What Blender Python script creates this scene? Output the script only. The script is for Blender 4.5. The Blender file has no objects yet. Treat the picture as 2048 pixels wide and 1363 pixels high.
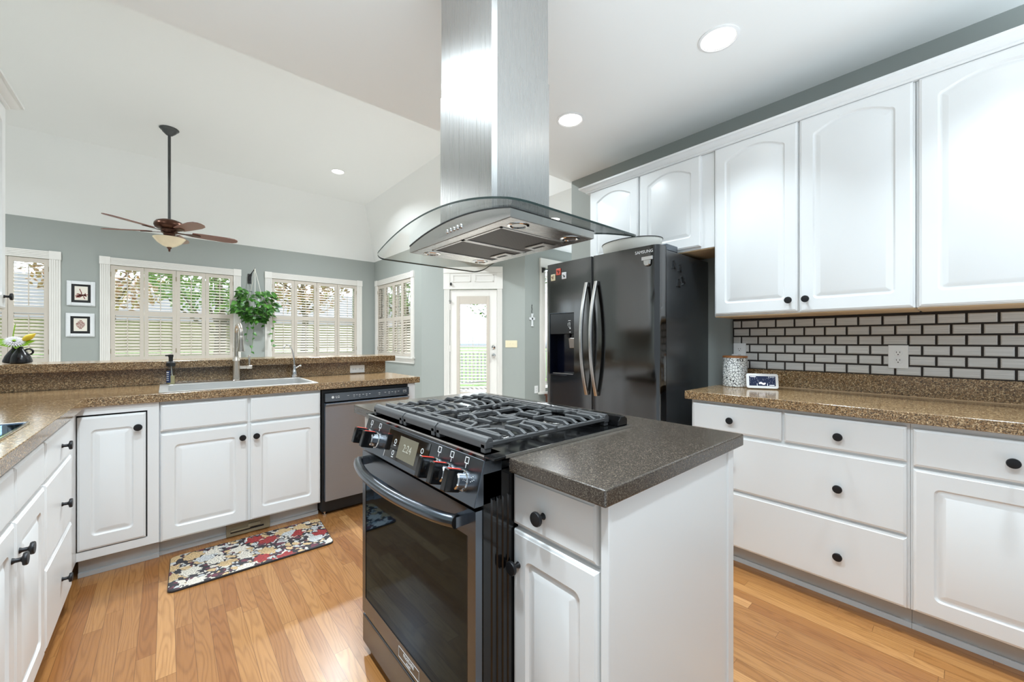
import bpy, bmesh, math, random
from mathutils import Vector, Matrix
random.seed(7)
PI = math.pi
SC = bpy.context.scene
C = SC.collection

# ------------------------------------------------------------------ camera
YAW = math.radians(40.97)
cam_d = bpy.data.cameras.new('camera')
cam_d.sensor_width = 36.0
cam_d.lens = 796.0 / 2048.0 * 36.0
cam_d.clip_start = 0.02
cam_d.clip_end = 300
cam = bpy.data.objects.new('camera', cam_d)
C.objects.link(cam)
cam.location = (0, 0, 1.20)
cam.rotation_euler = (PI / 2, 0, -YAW)
SC.camera = cam

# ------------------------------------------------------------------ colour management, world, sun
SC.view_settings.view_transform = 'Standard'
SC.view_settings.look = 'None'
SC.view_settings.exposure = EXPOSURE = 0.0
SC.view_settings.gamma = 1.0
SC.view_settings.use_curve_mapping = False
cy = SC.cycles
cy.use_denoising = True
cy.max_bounces = 10
cy.diffuse_bounces = 5
cy.glossy_bounces = 5
cy.transmission_bounces = 8
cy.transparent_max_bounces = 16
cy.caustics_reflective = False
cy.caustics_refractive = False
cy.sample_clamp_indirect = 6.0
cy.use_adaptive_sampling = True
cy.adaptive_threshold = 0.02

W = bpy.data.worlds.new('sky')
SC.world = W
W.use_nodes = True
wn = W.node_tree.nodes
wl = W.node_tree.links
wn.clear()
_o = wn.new('ShaderNodeOutputWorld')
_b = wn.new('ShaderNodeBackground')
_tc = wn.new('ShaderNodeTexCoord')
_sx = wn.new('ShaderNodeSeparateXYZ')
_cr = wn.new('ShaderNodeValToRGB')
_mr = wn.new('ShaderNodeMapRange')
_mr.inputs[1].default_value = -1.0
_mr.inputs[2].default_value = 1.0
wl.new(_tc.outputs['Generated'], _sx.inputs[0])
wl.new(_sx.outputs[2], _mr.inputs[0])
wl.new(_mr.outputs[0], _cr.inputs[0])
# added glow from below to light the ceilings, hazy horizon, sky (position 0 = straight down, 1 = straight up)
_STOPS = [(0.0, 2.0), (0.22, 2.0), (0.30, 0.6), (0.38, 0.20), (0.49, 0.13), (0.54, 0.16), (1.0, 0.18)]
for _i, (_p, _v) in enumerate(_STOPS):
    _e = _cr.color_ramp.elements[_i] if _i < 2 else _cr.color_ramp.elements.new(_p)
    _e.position = _p
    _e.color = (_v * 0.79, _v * 0.915, _v, 1)
# the sun stands beyond the great room, so that half of the sky is far brighter
_m1 = wn.new('ShaderNodeMapRange')
_m1.inputs[1].default_value, _m1.inputs[2].default_value, _m1.inputs[3].default_value, _m1.inputs[4].default_value = 0.30, 0.9, 1.0, 13.0
wl.new(_sx.outputs[1], _m1.inputs[0])
_m2 = wn.new('ShaderNodeMapRange')
_m2.inputs[1].default_value, _m2.inputs[2].default_value = -0.02, 0.05
wl.new(_sx.outputs[2], _m2.inputs[0])
_m3 = wn.new('ShaderNodeMix')
_m3.inputs[2].default_value = 1.0
wl.new(_m2.outputs[0], _m3.inputs[0])
wl.new(_m1.outputs[0], _m3.inputs[3])
_m4 = wn.new('ShaderNodeMath')
_m4.operation = 'MULTIPLY'
_m4.inputs[1].default_value = WORLD = 3.0
wl.new(_m3.outputs[0], _m4.inputs[0])
wl.new(_m4.outputs[0], _b.inputs[1])
wl.new(_cr.outputs[0], _b.inputs[0])
wl.new(_b.outputs[0], _o.inputs[0])

sun_d = bpy.data.lights.new('sun', 'SUN')
sun_d.energy = 8.0
sun_d.angle = math.radians(2)
sun_d.color = (1.0, 0.98, 0.95)
sun = bpy.data.objects.new('sun', sun_d)
C.objects.link(sun)
sun.rotation_euler = (math.radians(-48), 0, math.radians(-25))
LAMP_RIGHT, LAMP_LEFT, LAMP_GREAT, FILL_NOOK = 6.5, 21.0, 64.0, 25.0      # watts of each ceiling lamp, by row; the nook one is an added fill

# ------------------------------------------------------------------ helpers
class MB:
    """collects verts and faces of ONE mesh"""
    def __init__(s):
        s.v, s.f, s.m, s.mi = [], [], [], 0
    def add(s, vs, fs):
        n = len(s.v)
        s.v += [tuple(p) for p in vs]
        for q in fs:
            s.f.append([i + n for i in q]); s.m.append(s.mi)
        return s
    def box(s, x0, x1, y0, y1, z0, z1):
        x0, x1 = min(x0, x1), max(x0, x1); y0, y1 = min(y0, y1), max(y0, y1); z0, z1 = min(z0, z1), max(z0, z1)
        return s.add([(x0, y0, z0), (x1, y0, z0), (x1, y1, z0), (x0, y1, z0), (x0, y0, z1), (x1, y0, z1), (x1, y1, z1), (x0, y1, z1)],
                     [(0, 3, 2, 1), (4, 5, 6, 7), (0, 1, 5, 4), (1, 2, 6, 5), (2, 3, 7, 6), (3, 0, 4, 7)])
    def obox(s, c, a, b, d):
        c, a, b, d = map(Vector, (c, a, b, d))
        vs = [c + i * a + j * b + k * d for k in (-1, 1) for (i, j) in ((-1, -1), (1, -1), (1, 1), (-1, 1))]
        return s.add(vs, [(0, 3, 2, 1), (4, 5, 6, 7), (0, 1, 5, 4), (1, 2, 6, 5), (2, 3, 7, 6), (3, 0, 4, 7)])
    def bar(s, p, q, w, h, up=(0, 0, 1)):
        p, q, up = Vector(p), Vector(q), Vector(up)
        d = (q - p); t = d.normalized(); sd = t.cross(up)
        if sd.length < 1e-6: sd = t.cross(Vector((1, 0, 0)))
        sd.normalize(); u = sd.cross(t)
        return s.obox((p + q) / 2, d / 2, sd * w / 2, u * h / 2)
    def loops(s, ls, cap0=True, cap1=True, closed=True):
        n = len(ls[0]); vs = [p for l in ls for p in l]; fs = []
        for i in range(len(ls) - 1):
            for j in range(n if closed else n - 1):
                a, b = i * n + j, i * n + (j + 1) % n
                fs.append((a, b, b + n, a + n))
        if cap0: fs.append(tuple(range(n))[::-1])
        if cap1: fs.append(tuple(range((len(ls) - 1) * n, len(ls) * n)))
        return s.add(vs, fs)
    def prism(s, poly, ext):
        e = Vector(ext); p = [Vector(q) for q in poly]
        return s.loops([p, [q + e for q in p]])
    def lathe(s, prof, o=(0, 0, 0), ax=(0, 0, 1), seg=24, sx=1.0, ref=None):
        o, ax = Vector(o), Vector(ax).normalized()
        r = Vector(ref) if ref else (Vector((1, 0, 0)) if abs(ax.x) < 0.9 else Vector((0, 1, 0)))
        u = (r - ax * r.dot(ax)).normalized(); w = ax.cross(u)
        ls = []; solid = prof[0][0] < 1e-3
        for (rad, h) in prof:
            rad = max(rad, 1e-5)
            ls.append([o + ax * h + u * (rad * sx * math.cos(2 * PI * k / seg)) + w * (rad * math.sin(2 * PI * k / seg)) for k in range(seg)])
        return s.loops(ls, solid, solid)
    def tube(s, path, r, seg=10, flat=1.0, up=None):
        path = [Vector(p) for p in path]; n = len(path)
        rs = r if isinstance(r, (list, tuple)) else [r] * n
        ls = []; prev = None
        for i, p in enumerate(path):
            t = (path[min(i + 1, n - 1)] - path[max(i - 1, 0)]).normalized()
            if prev is None:
                g = Vector(up) if up else (Vector((0, 0, 1)) if abs(t.z) < 0.9 else Vector((1, 0, 0)))
            else: g = prev
            u = (g - t * g.dot(t)).normalized(); w = t.cross(u); prev = u
            ls.append([p + u * rs[i] * math.cos(2 * PI * k / seg) + w * rs[i] * flat * math.sin(2 * PI * k / seg) for k in range(seg)])
        return s.loops(ls)
    def ball(s, c, r, seg=14, rings=8):
        c = Vector(c); r = (r, r, r) if not isinstance(r, (tuple, list)) else r
        ls = []
        for i in range(rings + 1):
            a = -PI / 2 + PI * i / rings; cr = max(math.cos(a), 1e-4)
            ls.append([c + Vector((r[0] * cr * math.cos(2 * PI * k / seg), r[1] * cr * math.sin(2 * PI * k / seg), r[2] * math.sin(a))) for k in range(seg)])
        return s.loops(ls)
    def grid(s, us, vs, mask, pos, thick):
        """slab over the kept cells of a grid; pos(u,v,w), w in (0, thick); clean sides only at the borders"""
        nu, nv = len(us) - 1, len(vs) - 1
        idx = {}
        vv, ff = [], []
        def vid(i, j, k):
            key = (i, j, k)
            if key not in idx:
                idx[key] = len(vv); vv.append(pos(us[i], vs[j], thick if k else 0))
            return idx[key]
        keep = lambda i, j: 0 <= i < nu and 0 <= j < nv and mask((us[i] + us[i + 1]) / 2, (vs[j] + vs[j + 1]) / 2)
        for i in range(nu):
            for j in range(nv):
                if not keep(i, j): continue
                ff.append((vid(i, j, 1), vid(i + 1, j, 1), vid(i + 1, j + 1, 1), vid(i, j + 1, 1)))
                ff.append((vid(i, j, 0), vid(i, j + 1, 0), vid(i + 1, j + 1, 0), vid(i + 1, j, 0)))
                for (di, dj, a, b) in ((-1, 0, (i, j), (i, j + 1)), (1, 0, (i + 1, j + 1), (i + 1, j)), (0, -1, (i + 1, j), (i, j)), (0, 1, (i, j + 1), (i + 1, j + 1))):
                    if not keep(i + di, j + dj):
                        ff.append((vid(*a, 0), vid(*a, 1), vid(*b, 1), vid(*b, 0)))
        return s.add(vv, ff)

def base_of(o):
    L = Vector((0, 0, 0))
    while o is not None:
        L += Vector(o.location); o = o.parent
    return L

def build(name, mb, mat, parent=None, bevel=0.0, seg=2, smooth=None, origin=None):
    me = bpy.data.meshes.new(name)
    off = base_of(parent)
    if parent is None and origin is not None: off = Vector(origin)
    me.from_pydata([(p[0] - off.x, p[1] - off.y, p[2] - off.z) for p in mb.v], [], mb.f)
    for m in (mat if isinstance(mat, (list, tuple)) else [mat]): me.materials.append(m)
    me.polygons.foreach_set('material_index', mb.m)
    bm = bmesh.new(); bm.from_mesh(me)
    bmesh.ops.recalc_face_normals(bm, faces=bm.faces)
    bm.to_mesh(me); bm.free()
    if smooth is not None:
        me.polygons.foreach_set('use_smooth', [True] * len(me.polygons))
        me.set_sharp_from_angle(angle=math.radians(smooth))
    me.update()
    o = bpy.data.objects.new(name, me); C.objects.link(o)
    if parent is not None: o.parent = parent
    elif origin is not None: o.location = origin
    if bevel:
        b = o.modifiers.new('edge', 'BEVEL'); b.width = bevel; b.segments = seg; b.limit_method = 'ANGLE'; b.angle_limit = math.radians(35)
    return o

def tag(o, label, cat, group=None, kind=None):
    if label: o['label'] = label
    if cat: o['category'] = cat
    if group: o['group'] = group
    if kind: o['kind'] = kind
    return o

def thing(name, label, cat, loc, group=None, kind=None):
    o = bpy.data.objects.new(name, None); C.objects.link(o)
    o.location = loc; o.empty_display_size = 0.05
    return tag(o, label, cat, group, kind)

def struct(name, mb, mat, label, cat, **k):
    return tag(build(name, mb, mat, **k), label, cat, kind='structure')

def text_mesh(s, size, o, ua, ub, un, lift=0.0006, align='CENTER', thick=0.0004):
    """letters as mesh, lying on the plane (o, ua, ub), raised along un; returns an MB"""
    cu = bpy.data.curves.new('t', 'FONT'); cu.body = s; cu.size = size; cu.align_x = align; cu.align_y = 'CENTER'; cu.extrude = thick; cu.resolution_u = 3
    ob = bpy.data.objects.new('t', cu); C.objects.link(ob)
    bpy.context.view_layer.update()
    me = bpy.data.meshes.new_from_object(ob.evaluated_get(bpy.context.evaluated_depsgraph_get()))
    o, ua, ub, un = map(Vector, (o, ua, ub, un))
    mb = MB().add([o + ua * v.co.x + ub * v.co.y + un * (v.co.z + lift) for v in me.vertices], [tuple(p.vertices) for p in me.polygons])
    bpy.data.objects.remove(ob); bpy.data.curves.remove(cu); bpy.data.meshes.remove(me)
    return mb

# ------------------------------------------------------------------ materials
def srgb(r, g, b):
    f = lambda c: (c / 255 / 12.92) if c <= 10 else ((c / 255 + 0.055) / 1.055) ** 2.4
    return (f(r), f(g), f(b), 1)

def new_mat(name):
    m = bpy.data.materials.new(name); m.use_nodes = True
    nt = m.node_tree; p = nt.nodes['Principled BSDF']
    return m, nt, p

def mat(name, col, rough=0.5, metal=0.0, ior=1.5, coat=0.0, emit=None, estr=0.0, aniso=0.0, bump=0.0, bscale=200.0, var=0.0, vscale=3.0, spec=0.5):
    m, nt, p = new_mat(name); N, L = nt.nodes, nt.links
    p.inputs['Base Color'].default_value = col
    p.inputs['Roughness'].default_value = rough
    p.inputs['Metallic'].default_value = metal
    p.inputs['IOR'].default_value = ior
    p.inputs['Specular IOR Level'].default_value = spec
    p.inputs['Coat Weight'].default_value = coat
    if aniso: p.inputs['Anisotropic'].default_value = aniso
    if emit:
        p.inputs['Emission Color'].default_value = emit; p.inputs['Emission Strength'].default_value = estr
    tc = N.new('ShaderNodeTexCoord')
    nz = N.new('ShaderNodeTexNoise'); nz.inputs['Scale'].default_value = vscale if var else bscale; nz.inputs['Detail'].default_value = 3
    L.new(tc.outputs['Object'], nz.inputs['Vector'])
    if var:
        mx = N.new('ShaderNodeMix'); mx.data_type = 'RGBA'
        mx.inputs['A'].default_value = tuple(c * (1 - var) for c in col[:3]) + (1,)
        mx.inputs['B'].default_value = tuple(min(1, c * (1 + var)) for c in col[:3]) + (1,)
        L.new(nz.outputs['Fac'], mx.inputs['Factor']); L.new(mx.outputs['Result'], p.inputs['Base Color'])
    if bump:
        n2 = nz
        if var:
            n2 = N.new('ShaderNodeTexNoise'); n2.inputs['Scale'].default_value = bscale; L.new(tc.outputs['Object'], n2.inputs['Vector'])
        b = N.new('ShaderNodeBump'); b.inputs['Strength'].default_value = bump; b.inputs['Distance'].default_value = 0.002
        L.new(n2.outputs['Fac'], b.inputs['Height']); L.new(b.outputs['Normal'], p.inputs['Normal'])
    return m

def brushed(name, col, rough, direction='z', metal=1.0, amt=0.12, scale=900, aniso=0.0, arot=0.0, coat=0.0):
    """metal with fine streaks along one axis"""
    m, nt, p = new_mat(name); N, L = nt.nodes, nt.links
    p.inputs['Metallic'].default_value = metal; p.inputs['Roughness'].default_value = rough; p.inputs['Coat Weight'].default_value = coat
    p.inputs['Anisotropic'].default_value = aniso; p.inputs['Anisotropic Rotation'].default_value = arot
    tc = N.new('ShaderNodeTexCoord'); mp = N.new('ShaderNodeMapping')
    k = {'x': (0.01, 1, 1), 'y': (1, 0.01, 1), 'z': (1, 1, 0.01)}[direction]
    mp.inputs['Scale'].default_value = k
    nz = N.new('ShaderNodeTexNoise'); nz.inputs['Scale'].default_value = scale; nz.inputs['Detail'].default_value = 2
    L.new(tc.outputs['Object'], mp.inputs[0]); L.new(mp.outputs[0], nz.inputs['Vector'])
    mx = N.new('ShaderNodeMix'); mx.data_type = 'RGBA'
    mx.inputs['A'].default_value = tuple(c * (1 - amt) for c in col[:3]) + (1,); mx.inputs['B'].default_value = tuple(min(1, c * (1 + amt)) for c in col[:3]) + (1,)
    L.new(nz.outputs['Fac'], mx.inputs['Factor']); L.new(mx.outputs['Result'], p.inputs['Base Color'])
    mr = N.new('ShaderNodeMapRange'); mr.inputs[3].default_value = rough * 0.8; mr.inputs[4].default_value = rough * 1.25
    L.new(nz.outputs['Fac'], mr.inputs[0]); L.new(mr.outputs[0], p.inputs['Roughness'])
    return m

def speckle(name, base, light, dark, rough, big=180.0, lightfrac=0.16, darkfrac=0.22, ior=1.5, wash=None):
    m, nt, p = new_mat(name); N, L = nt.nodes, nt.links
    tc = N.new('ShaderNodeTexCoord')
    def cells(scale, stops):
        v = N.new('ShaderNodeTexVoronoi'); v.inputs['Scale'].default_value = scale
        L.new(tc.outputs['Object'], v.inputs['Vector'])
        s = N.new('ShaderNodeSeparateColor'); L.new(v.outputs['Color'], s.inputs[0])
        r = N.new('ShaderNodeValToRGB'); r.color_ramp.interpolation = 'CONSTANT'
        els = r.color_ramp.elements
        els[0].position, els[0].color = stops[0]; els[1].position, els[1].color = stops[1]
        for pos, c in stops[2:]:
            e = els.new(pos); e.color = c
        L.new(s.outputs[0], r.inputs[0]); return r, s
    mid = tuple((a + b) / 2 for a, b in zip(base, dark)); hi = tuple((a * 0.6 + b * 0.4) for a, b in zip(base, light))
    r1, s1 = cells(big, [(0.0, dark), (darkfrac, base), (0.52, mid), (0.72, hi), (1 - lightfrac * 0.45, light)])
    r2, s2 = cells(big * 2.1, [(0.0, dark), (darkfrac * 1.1, base), (0.6, hi), (0.80, base), (1 - lightfrac * 0.3, light)])
    mx = N.new('ShaderNodeMix'); mx.data_type = 'RGBA'; mx.inputs['Factor'].default_value = 0.5
    L.new(r1.outputs[0], mx.inputs['A']); L.new(r2.outputs[0], mx.inputs['B'])
    L.new(mx.outputs['Result'], p.inputs['Base Color'])
    p.inputs['Roughness'].default_value = rough; p.inputs['IOR'].default_value = ior
    return m

def facing_mix(N, L, lo, k):
    """Schlick reflectance, the same from both sides of a thin sheet"""
    w = N.new('ShaderNodeLayerWeight'); w.inputs[0].default_value = 0.5
    q = N.new('ShaderNodeMath'); q.operation = 'POWER'; q.inputs[1].default_value = 5.0; L.new(w.outputs['Facing'], q.inputs[0])
    z = N.new('ShaderNodeMath'); z.operation = 'MULTIPLY_ADD'; z.inputs[1].default_value = k; z.inputs[2].default_value = lo; L.new(q.outputs[0], z.inputs[0])
    return z.outputs[0]

def dark_glass(name, col, refl, lo=0.06, k=0.7, rough=0.03):
    """opaque dark glass with a cool mirror coat"""
    m, nt, p = new_mat(name); N, L = nt.nodes, nt.links
    p.inputs['Base Color'].default_value = col; p.inputs['Roughness'].default_value = 0.6; p.inputs['Specular IOR Level'].default_value = 0.0
    g = N.new('ShaderNodeBsdfGlossy'); g.inputs['Roughness'].default_value = rough; g.inputs[0].default_value = refl
    tc = N.new('ShaderNodeTexCoord'); nz = N.new('ShaderNodeTexNoise'); nz.inputs['Scale'].default_value = 6; L.new(tc.outputs['Object'], nz.inputs['Vector'])
    mr = N.new('ShaderNodeMapRange'); mr.inputs[3].default_value = rough * 0.7; mr.inputs[4].default_value = rough * 1.4; L.new(nz.outputs['Fac'], mr.inputs[0]); L.new(mr.outputs[0], g.inputs['Roughness'])
    mx = N.new('ShaderNodeMixShader'); L.new(facing_mix(N, L, lo, k), mx.inputs[0]); L.new(p.outputs[0], mx.inputs[1]); L.new(g.outputs[0], mx.inputs[2])
    L.new(mx.outputs[0], N['Material Output'].inputs[0])
    return m

def clear_glass(name, tint, gloss=1.0, rough=0.0):
    m, nt, p = new_mat(name); N, L = nt.nodes, nt.links
    N.remove(p); out = N['Material Output']
    t = N.new('ShaderNodeBsdfTransparent'); t.inputs[0].default_value = tint
    g = N.new('ShaderNodeBsdfGlossy'); g.inputs['Roughness'].default_value = rough; g.inputs[0].default_value = (gloss, gloss, gloss, 1)
    f = facing_mix(N, L, 0.04, 0.9)
    mx = N.new('ShaderNodeMixShader'); L.new(f, mx.inputs[0]); L.new(t.outputs[0], mx.inputs[1]); L.new(g.outputs[0], mx.inputs[2])
    L.new(mx.outputs[0], out.inputs[0])
    return m

def oak_floor():
    m, nt, p = new_mat('oak_planks'); N, L = nt.nodes, nt.links
    def math_(op, a, b=None, c=None):
        n = N.new('ShaderNodeMath'); n.operation = op
        for i, x in enumerate((a, b, c)):
            if x is None: continue
            if isinstance(x, (int, float)): n.inputs[i].default_value = x
            else: L.new(x, n.inputs[i])
        return n.outputs[0]
    tc = N.new('ShaderNodeTexCoord'); sp = N.new('ShaderNodeSeparateXYZ'); L.new(tc.outputs['Object'], sp.inputs[0])
    X, Y = sp.outputs[0], sp.outputs[1]
    xw = math_('DIVIDE', math_('ADD', X, 0.030), 0.0572)
    row = math_('FLOOR', xw); fx = math_('FRACT', xw)
    wn1 = N.new('ShaderNodeTexWhiteNoise'); wn1.noise_dimensions = '1D'; L.new(row, wn1.inputs['W'])
    ln = math_('ADD', math_('MULTIPLY', wn1.outputs['Value'], 0.35), 0.55)
    yw = math_('DIVIDE', math_('ADD', Y, math_('MULTIPLY', wn1.outputs['Value'], 9.7)), ln)
    col = math_('FLOOR', yw); fy = math_('FRACT', yw)
    cb = N.new('ShaderNodeCombineXYZ'); L.new(row, cb.inputs[0]); L.new(col, cb.inputs[1])
    wn2 = N.new('ShaderNodeTexWhiteNoise'); wn2.noise_dimensions = '2D'; L.new(cb.outputs[0], wn2.inputs['Vector'])
    rnd = wn2.outputs['Value']
    ramp = N.new('ShaderNodeValToRGB'); e = ramp.color_ramp.elements
    e[0].position = 0; e[0].color = srgb(145, 95, 51); e[1].position = 1; e[1].color = srgb(187, 139, 89)
    for pos, c in ((0.2, srgb(156, 108, 61)), (0.55, srgb(162, 114, 67)), (0.85, srgb(169, 122, 73))):
        x = e.new(pos); x.color = c
    L.new(rnd, ramp.inputs[0])
    # grain: coordinates shifted per plank, stretched along the plank
    gx = math_('ADD', X, math_('MULTIPLY', rnd, 7.3)); gy = math_('ADD', math_('MULTIPLY', Y, 0.11), math_('MULTIPLY', rnd, 31.0))
    gc = N.new('ShaderNodeCombineXYZ'); L.new(gx, gc.inputs[0]); L.new(gy, gc.inputs[1])
    warp = N.new('ShaderNodeTexNoise'); warp.inputs['Scale'].default_value = 9; warp.inputs['Detail'].default_value = 2; L.new(gc.outputs[0], warp.inputs['Vector'])
    rings = math_('SINE', math_('ADD', math_('MULTIPLY', warp.outputs['Fac'], 120.0), math_('MULTIPLY', gx, 260.0)))
    pores = N.new('ShaderNodeTexNoise'); pores.inputs['Scale'].default_value = 240; pores.inputs['Detail'].default_value = 3
    gc2 = N.new('ShaderNodeCombineXYZ'); L.new(gx, gc2.inputs[0]); L.new(math_('MULTIPLY', gy, 0.3), gc2.inputs[1]); L.new(gc2.outputs[0], pores.inputs['Vector'])
    g = math_('ADD', math_('MULTIPLY', math_('POWER', math_('ADD', math_('MULTIPLY', rings, 0.5), 0.5), 2.6), 0.42), math_('MULTIPLY', pores.outputs['Fac'], 0.75))
    dk = N.new('ShaderNodeMix'); dk.data_type = 'RGBA'; dk.blend_type = 'MULTIPLY'
    dkc = N.new('ShaderNodeMix'); dkc.data_type = 'RGBA'; dkc.inputs['A'].default_value = (1.2, 1.2, 1.2, 1); dkc.inputs['B'].default_value = (0.66, 0.57, 0.48, 1)
    L.new(g, dkc.inputs['Factor']); dk.inputs['Factor'].default_value = 0.85
    L.new(ramp.outputs[0], dk.inputs['A']); L.new(dkc.outputs['Result'], dk.inputs['B'])
    # joints
    ex = math_('MINIMUM', fx, math_('SUBTRACT', 1, fx)); ey = math_('MULTIPLY', math_('MINIMUM', fy, math_('SUBTRACT', 1, fy)), 12.0)
    edge = math_('LESS_THAN', math_('MINIMUM', ex, ey), 0.016)
    jn = N.new('ShaderNodeMix'); jn.data_type = 'RGBA'; L.new(math_('MULTIPLY', edge, 0.65), jn.inputs['Factor']); L.new(dk.outputs['Result'], jn.inputs['A']); jn.inputs['B'].default_value = srgb(92, 56, 28)
    L.new(jn.outputs['Result'], p.inputs['Base Color'])
    p.inputs['Roughness'].default_value = 0.30; p.inputs['Coat Weight'].default_value = 0.15; p.inputs['Coat Roughness'].default_value = 0.2
    b = N.new('ShaderNodeBump'); b.inputs['Strength'].default_value = 0.12; b.inputs['Distance'].default_value = 0.001
    L.new(g, b.inputs['Height']); L.new(b.outputs['Normal'], p.inputs['Normal'])
    return m

def floral():
    m, nt, p = new_mat('floral_print'); N, L = nt.nodes, nt.links
    tc = N.new('ShaderNodeTexCoord')
    warp = N.new('ShaderNodeTexNoise'); warp.inputs['Scale'].default_value = 14; warp.inputs['Detail'].default_value = 2; L.new(tc.outputs['Object'], warp.inputs['Vector'])
    add = N.new('ShaderNodeMix'); add.data_type = 'RGBA'; add.blend_type = 'LINEAR_LIGHT'; add.inputs['Factor'].default_value = 0.035
    L.new(tc.outputs['Object'], add.inputs['A']); L.new(warp.outputs['Color'], add.inputs['B'])
    def layer(scale, rad, petals, stops, prev, keep):
        v = N.new('ShaderNodeTexVoronoi'); v.voronoi_dimensions = '2D'; v.inputs['Scale'].default_value = scale; v.inputs['Randomness'].default_value = 0.85
        L.new(add.outputs['Result'], v.inputs['Vector'])
        sc = N.new('ShaderNodeSeparateColor'); L.new(v.outputs['Color'], sc.inputs[0])
        # offset from the flower's centre
        sub = N.new('ShaderNodeVectorMath'); sub.operation = 'SUBTRACT'; L.new(add.outputs['Result'], sub.inputs[0]); L.new(v.outputs['Position'], sub.inputs[1])
        sx = N.new('ShaderNodeSeparateXYZ'); L.new(sub.outputs[0], sx.inputs[0])
        at = N.new('ShaderNodeMath'); at.operation = 'ARCTAN2'; L.new(sx.outputs[1], at.inputs[0]); L.new(sx.outputs[0], at.inputs[1])
        mu = N.new('ShaderNodeMath'); mu.operation = 'MULTIPLY'; mu.inputs[1].default_value = petals; L.new(at.outputs[0], mu.inputs[0])
        si = N.new('ShaderNodeMath'); si.operation = 'SINE'; L.new(mu.outputs[0], si.inputs[0])
        ma = N.new('ShaderNodeMath'); ma.operation = 'MULTIPLY_ADD'; ma.inputs[1].default_value = 0.07; L.new(si.outputs[0], ma.inputs[0]); L.new(v.outputs['Distance'], ma.inputs[2])
        lt = N.new('ShaderNodeMath'); lt.operation = 'LESS_THAN'; lt.inputs[1].default_value = rad; L.new(ma.outputs[0], lt.inputs[0])
        kp = N.new('ShaderNodeMath'); kp.operation = 'LESS_THAN'; kp.inputs[1].default_value = keep; L.new(sc.outputs[1], kp.inputs[0])
        ms = N.new('ShaderNodeMath'); ms.operation = 'MULTIPLY'; L.new(lt.outputs[0], ms.inputs[0]); L.new(kp.outputs[0], ms.inputs[1])
        r = N.new('ShaderNodeValToRGB'); r.color_ramp.interpolation = 'CONSTANT'; e = r.color_ramp.elements
        e[0].position, e[0].color = stops[0]; e[1].position, e[1].color = stops[1]
        for pos, c in stops[2:]:
            q = e.new(pos); q.color = c
        L.new(sc.outputs[0], r.inputs[0])
        # rings: lighter heart, darker petal lines
        rg = N.new('ShaderNodeMath'); rg.operation = 'MULTIPLY'; rg.inputs[1].default_value = 46; L.new(ma.outputs[0], rg.inputs[0])
        rs = N.new('ShaderNodeMath'); rs.operation = 'SINE'; L.new(rg.outputs[0], rs.inputs[0])
        rr = N.new('ShaderNodeMapRange'); rr.inputs[1].default_value = -1; rr.inputs[3].default_value = 0.55; rr.inputs[4].default_value = 1.15; L.new(rs.outputs[0], rr.inputs[0])
        mc = N.new('ShaderNodeMix'); mc.data_type = 'RGBA'; mc.blend_type = 'MULTIPLY'; mc.inputs['Factor'].default_value = 1
        L.new(r.outputs[0], mc.inputs['A']); L.new(rr.outputs[0], mc.inputs['B'])
        mx = N.new('ShaderNodeMix'); mx.data_type = 'RGBA'; L.new(ms.outputs[0], mx.inputs['Factor'])
        if prev is None: mx.inputs['A'].default_value = srgb(52, 50, 54)
        else: L.new(prev, mx.inputs['A'])
        L.new(mc.outputs['Result'], mx.inputs['B'])
        return mx.outputs['Result']
    cream, grey, red, tan, plum = srgb(222, 214, 200), srgb(196, 198, 198), srgb(160, 58, 58), srgb(206, 176, 132), srgb(112, 60, 74)
    o = layer(46, 0.36, 3, [(0, cream), (0.35, grey), (0.6, tan), (0.8, plum)], None, 0.8)
    o = layer(22, 0.34, 2, [(0, grey), (0.3, tan), (0.55, cream), (0.85, plum)], o, 0.75)
    o = layer(9.5, 0.40, 7, [(0, red), (0.3, cream), (0.5, tan), (0.68, red), (0.86, grey)], o, 0.85)
    L.new(o, p.inputs['Base Color']); p.inputs['Roughness'].default_value = 0.6
    return m

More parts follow.
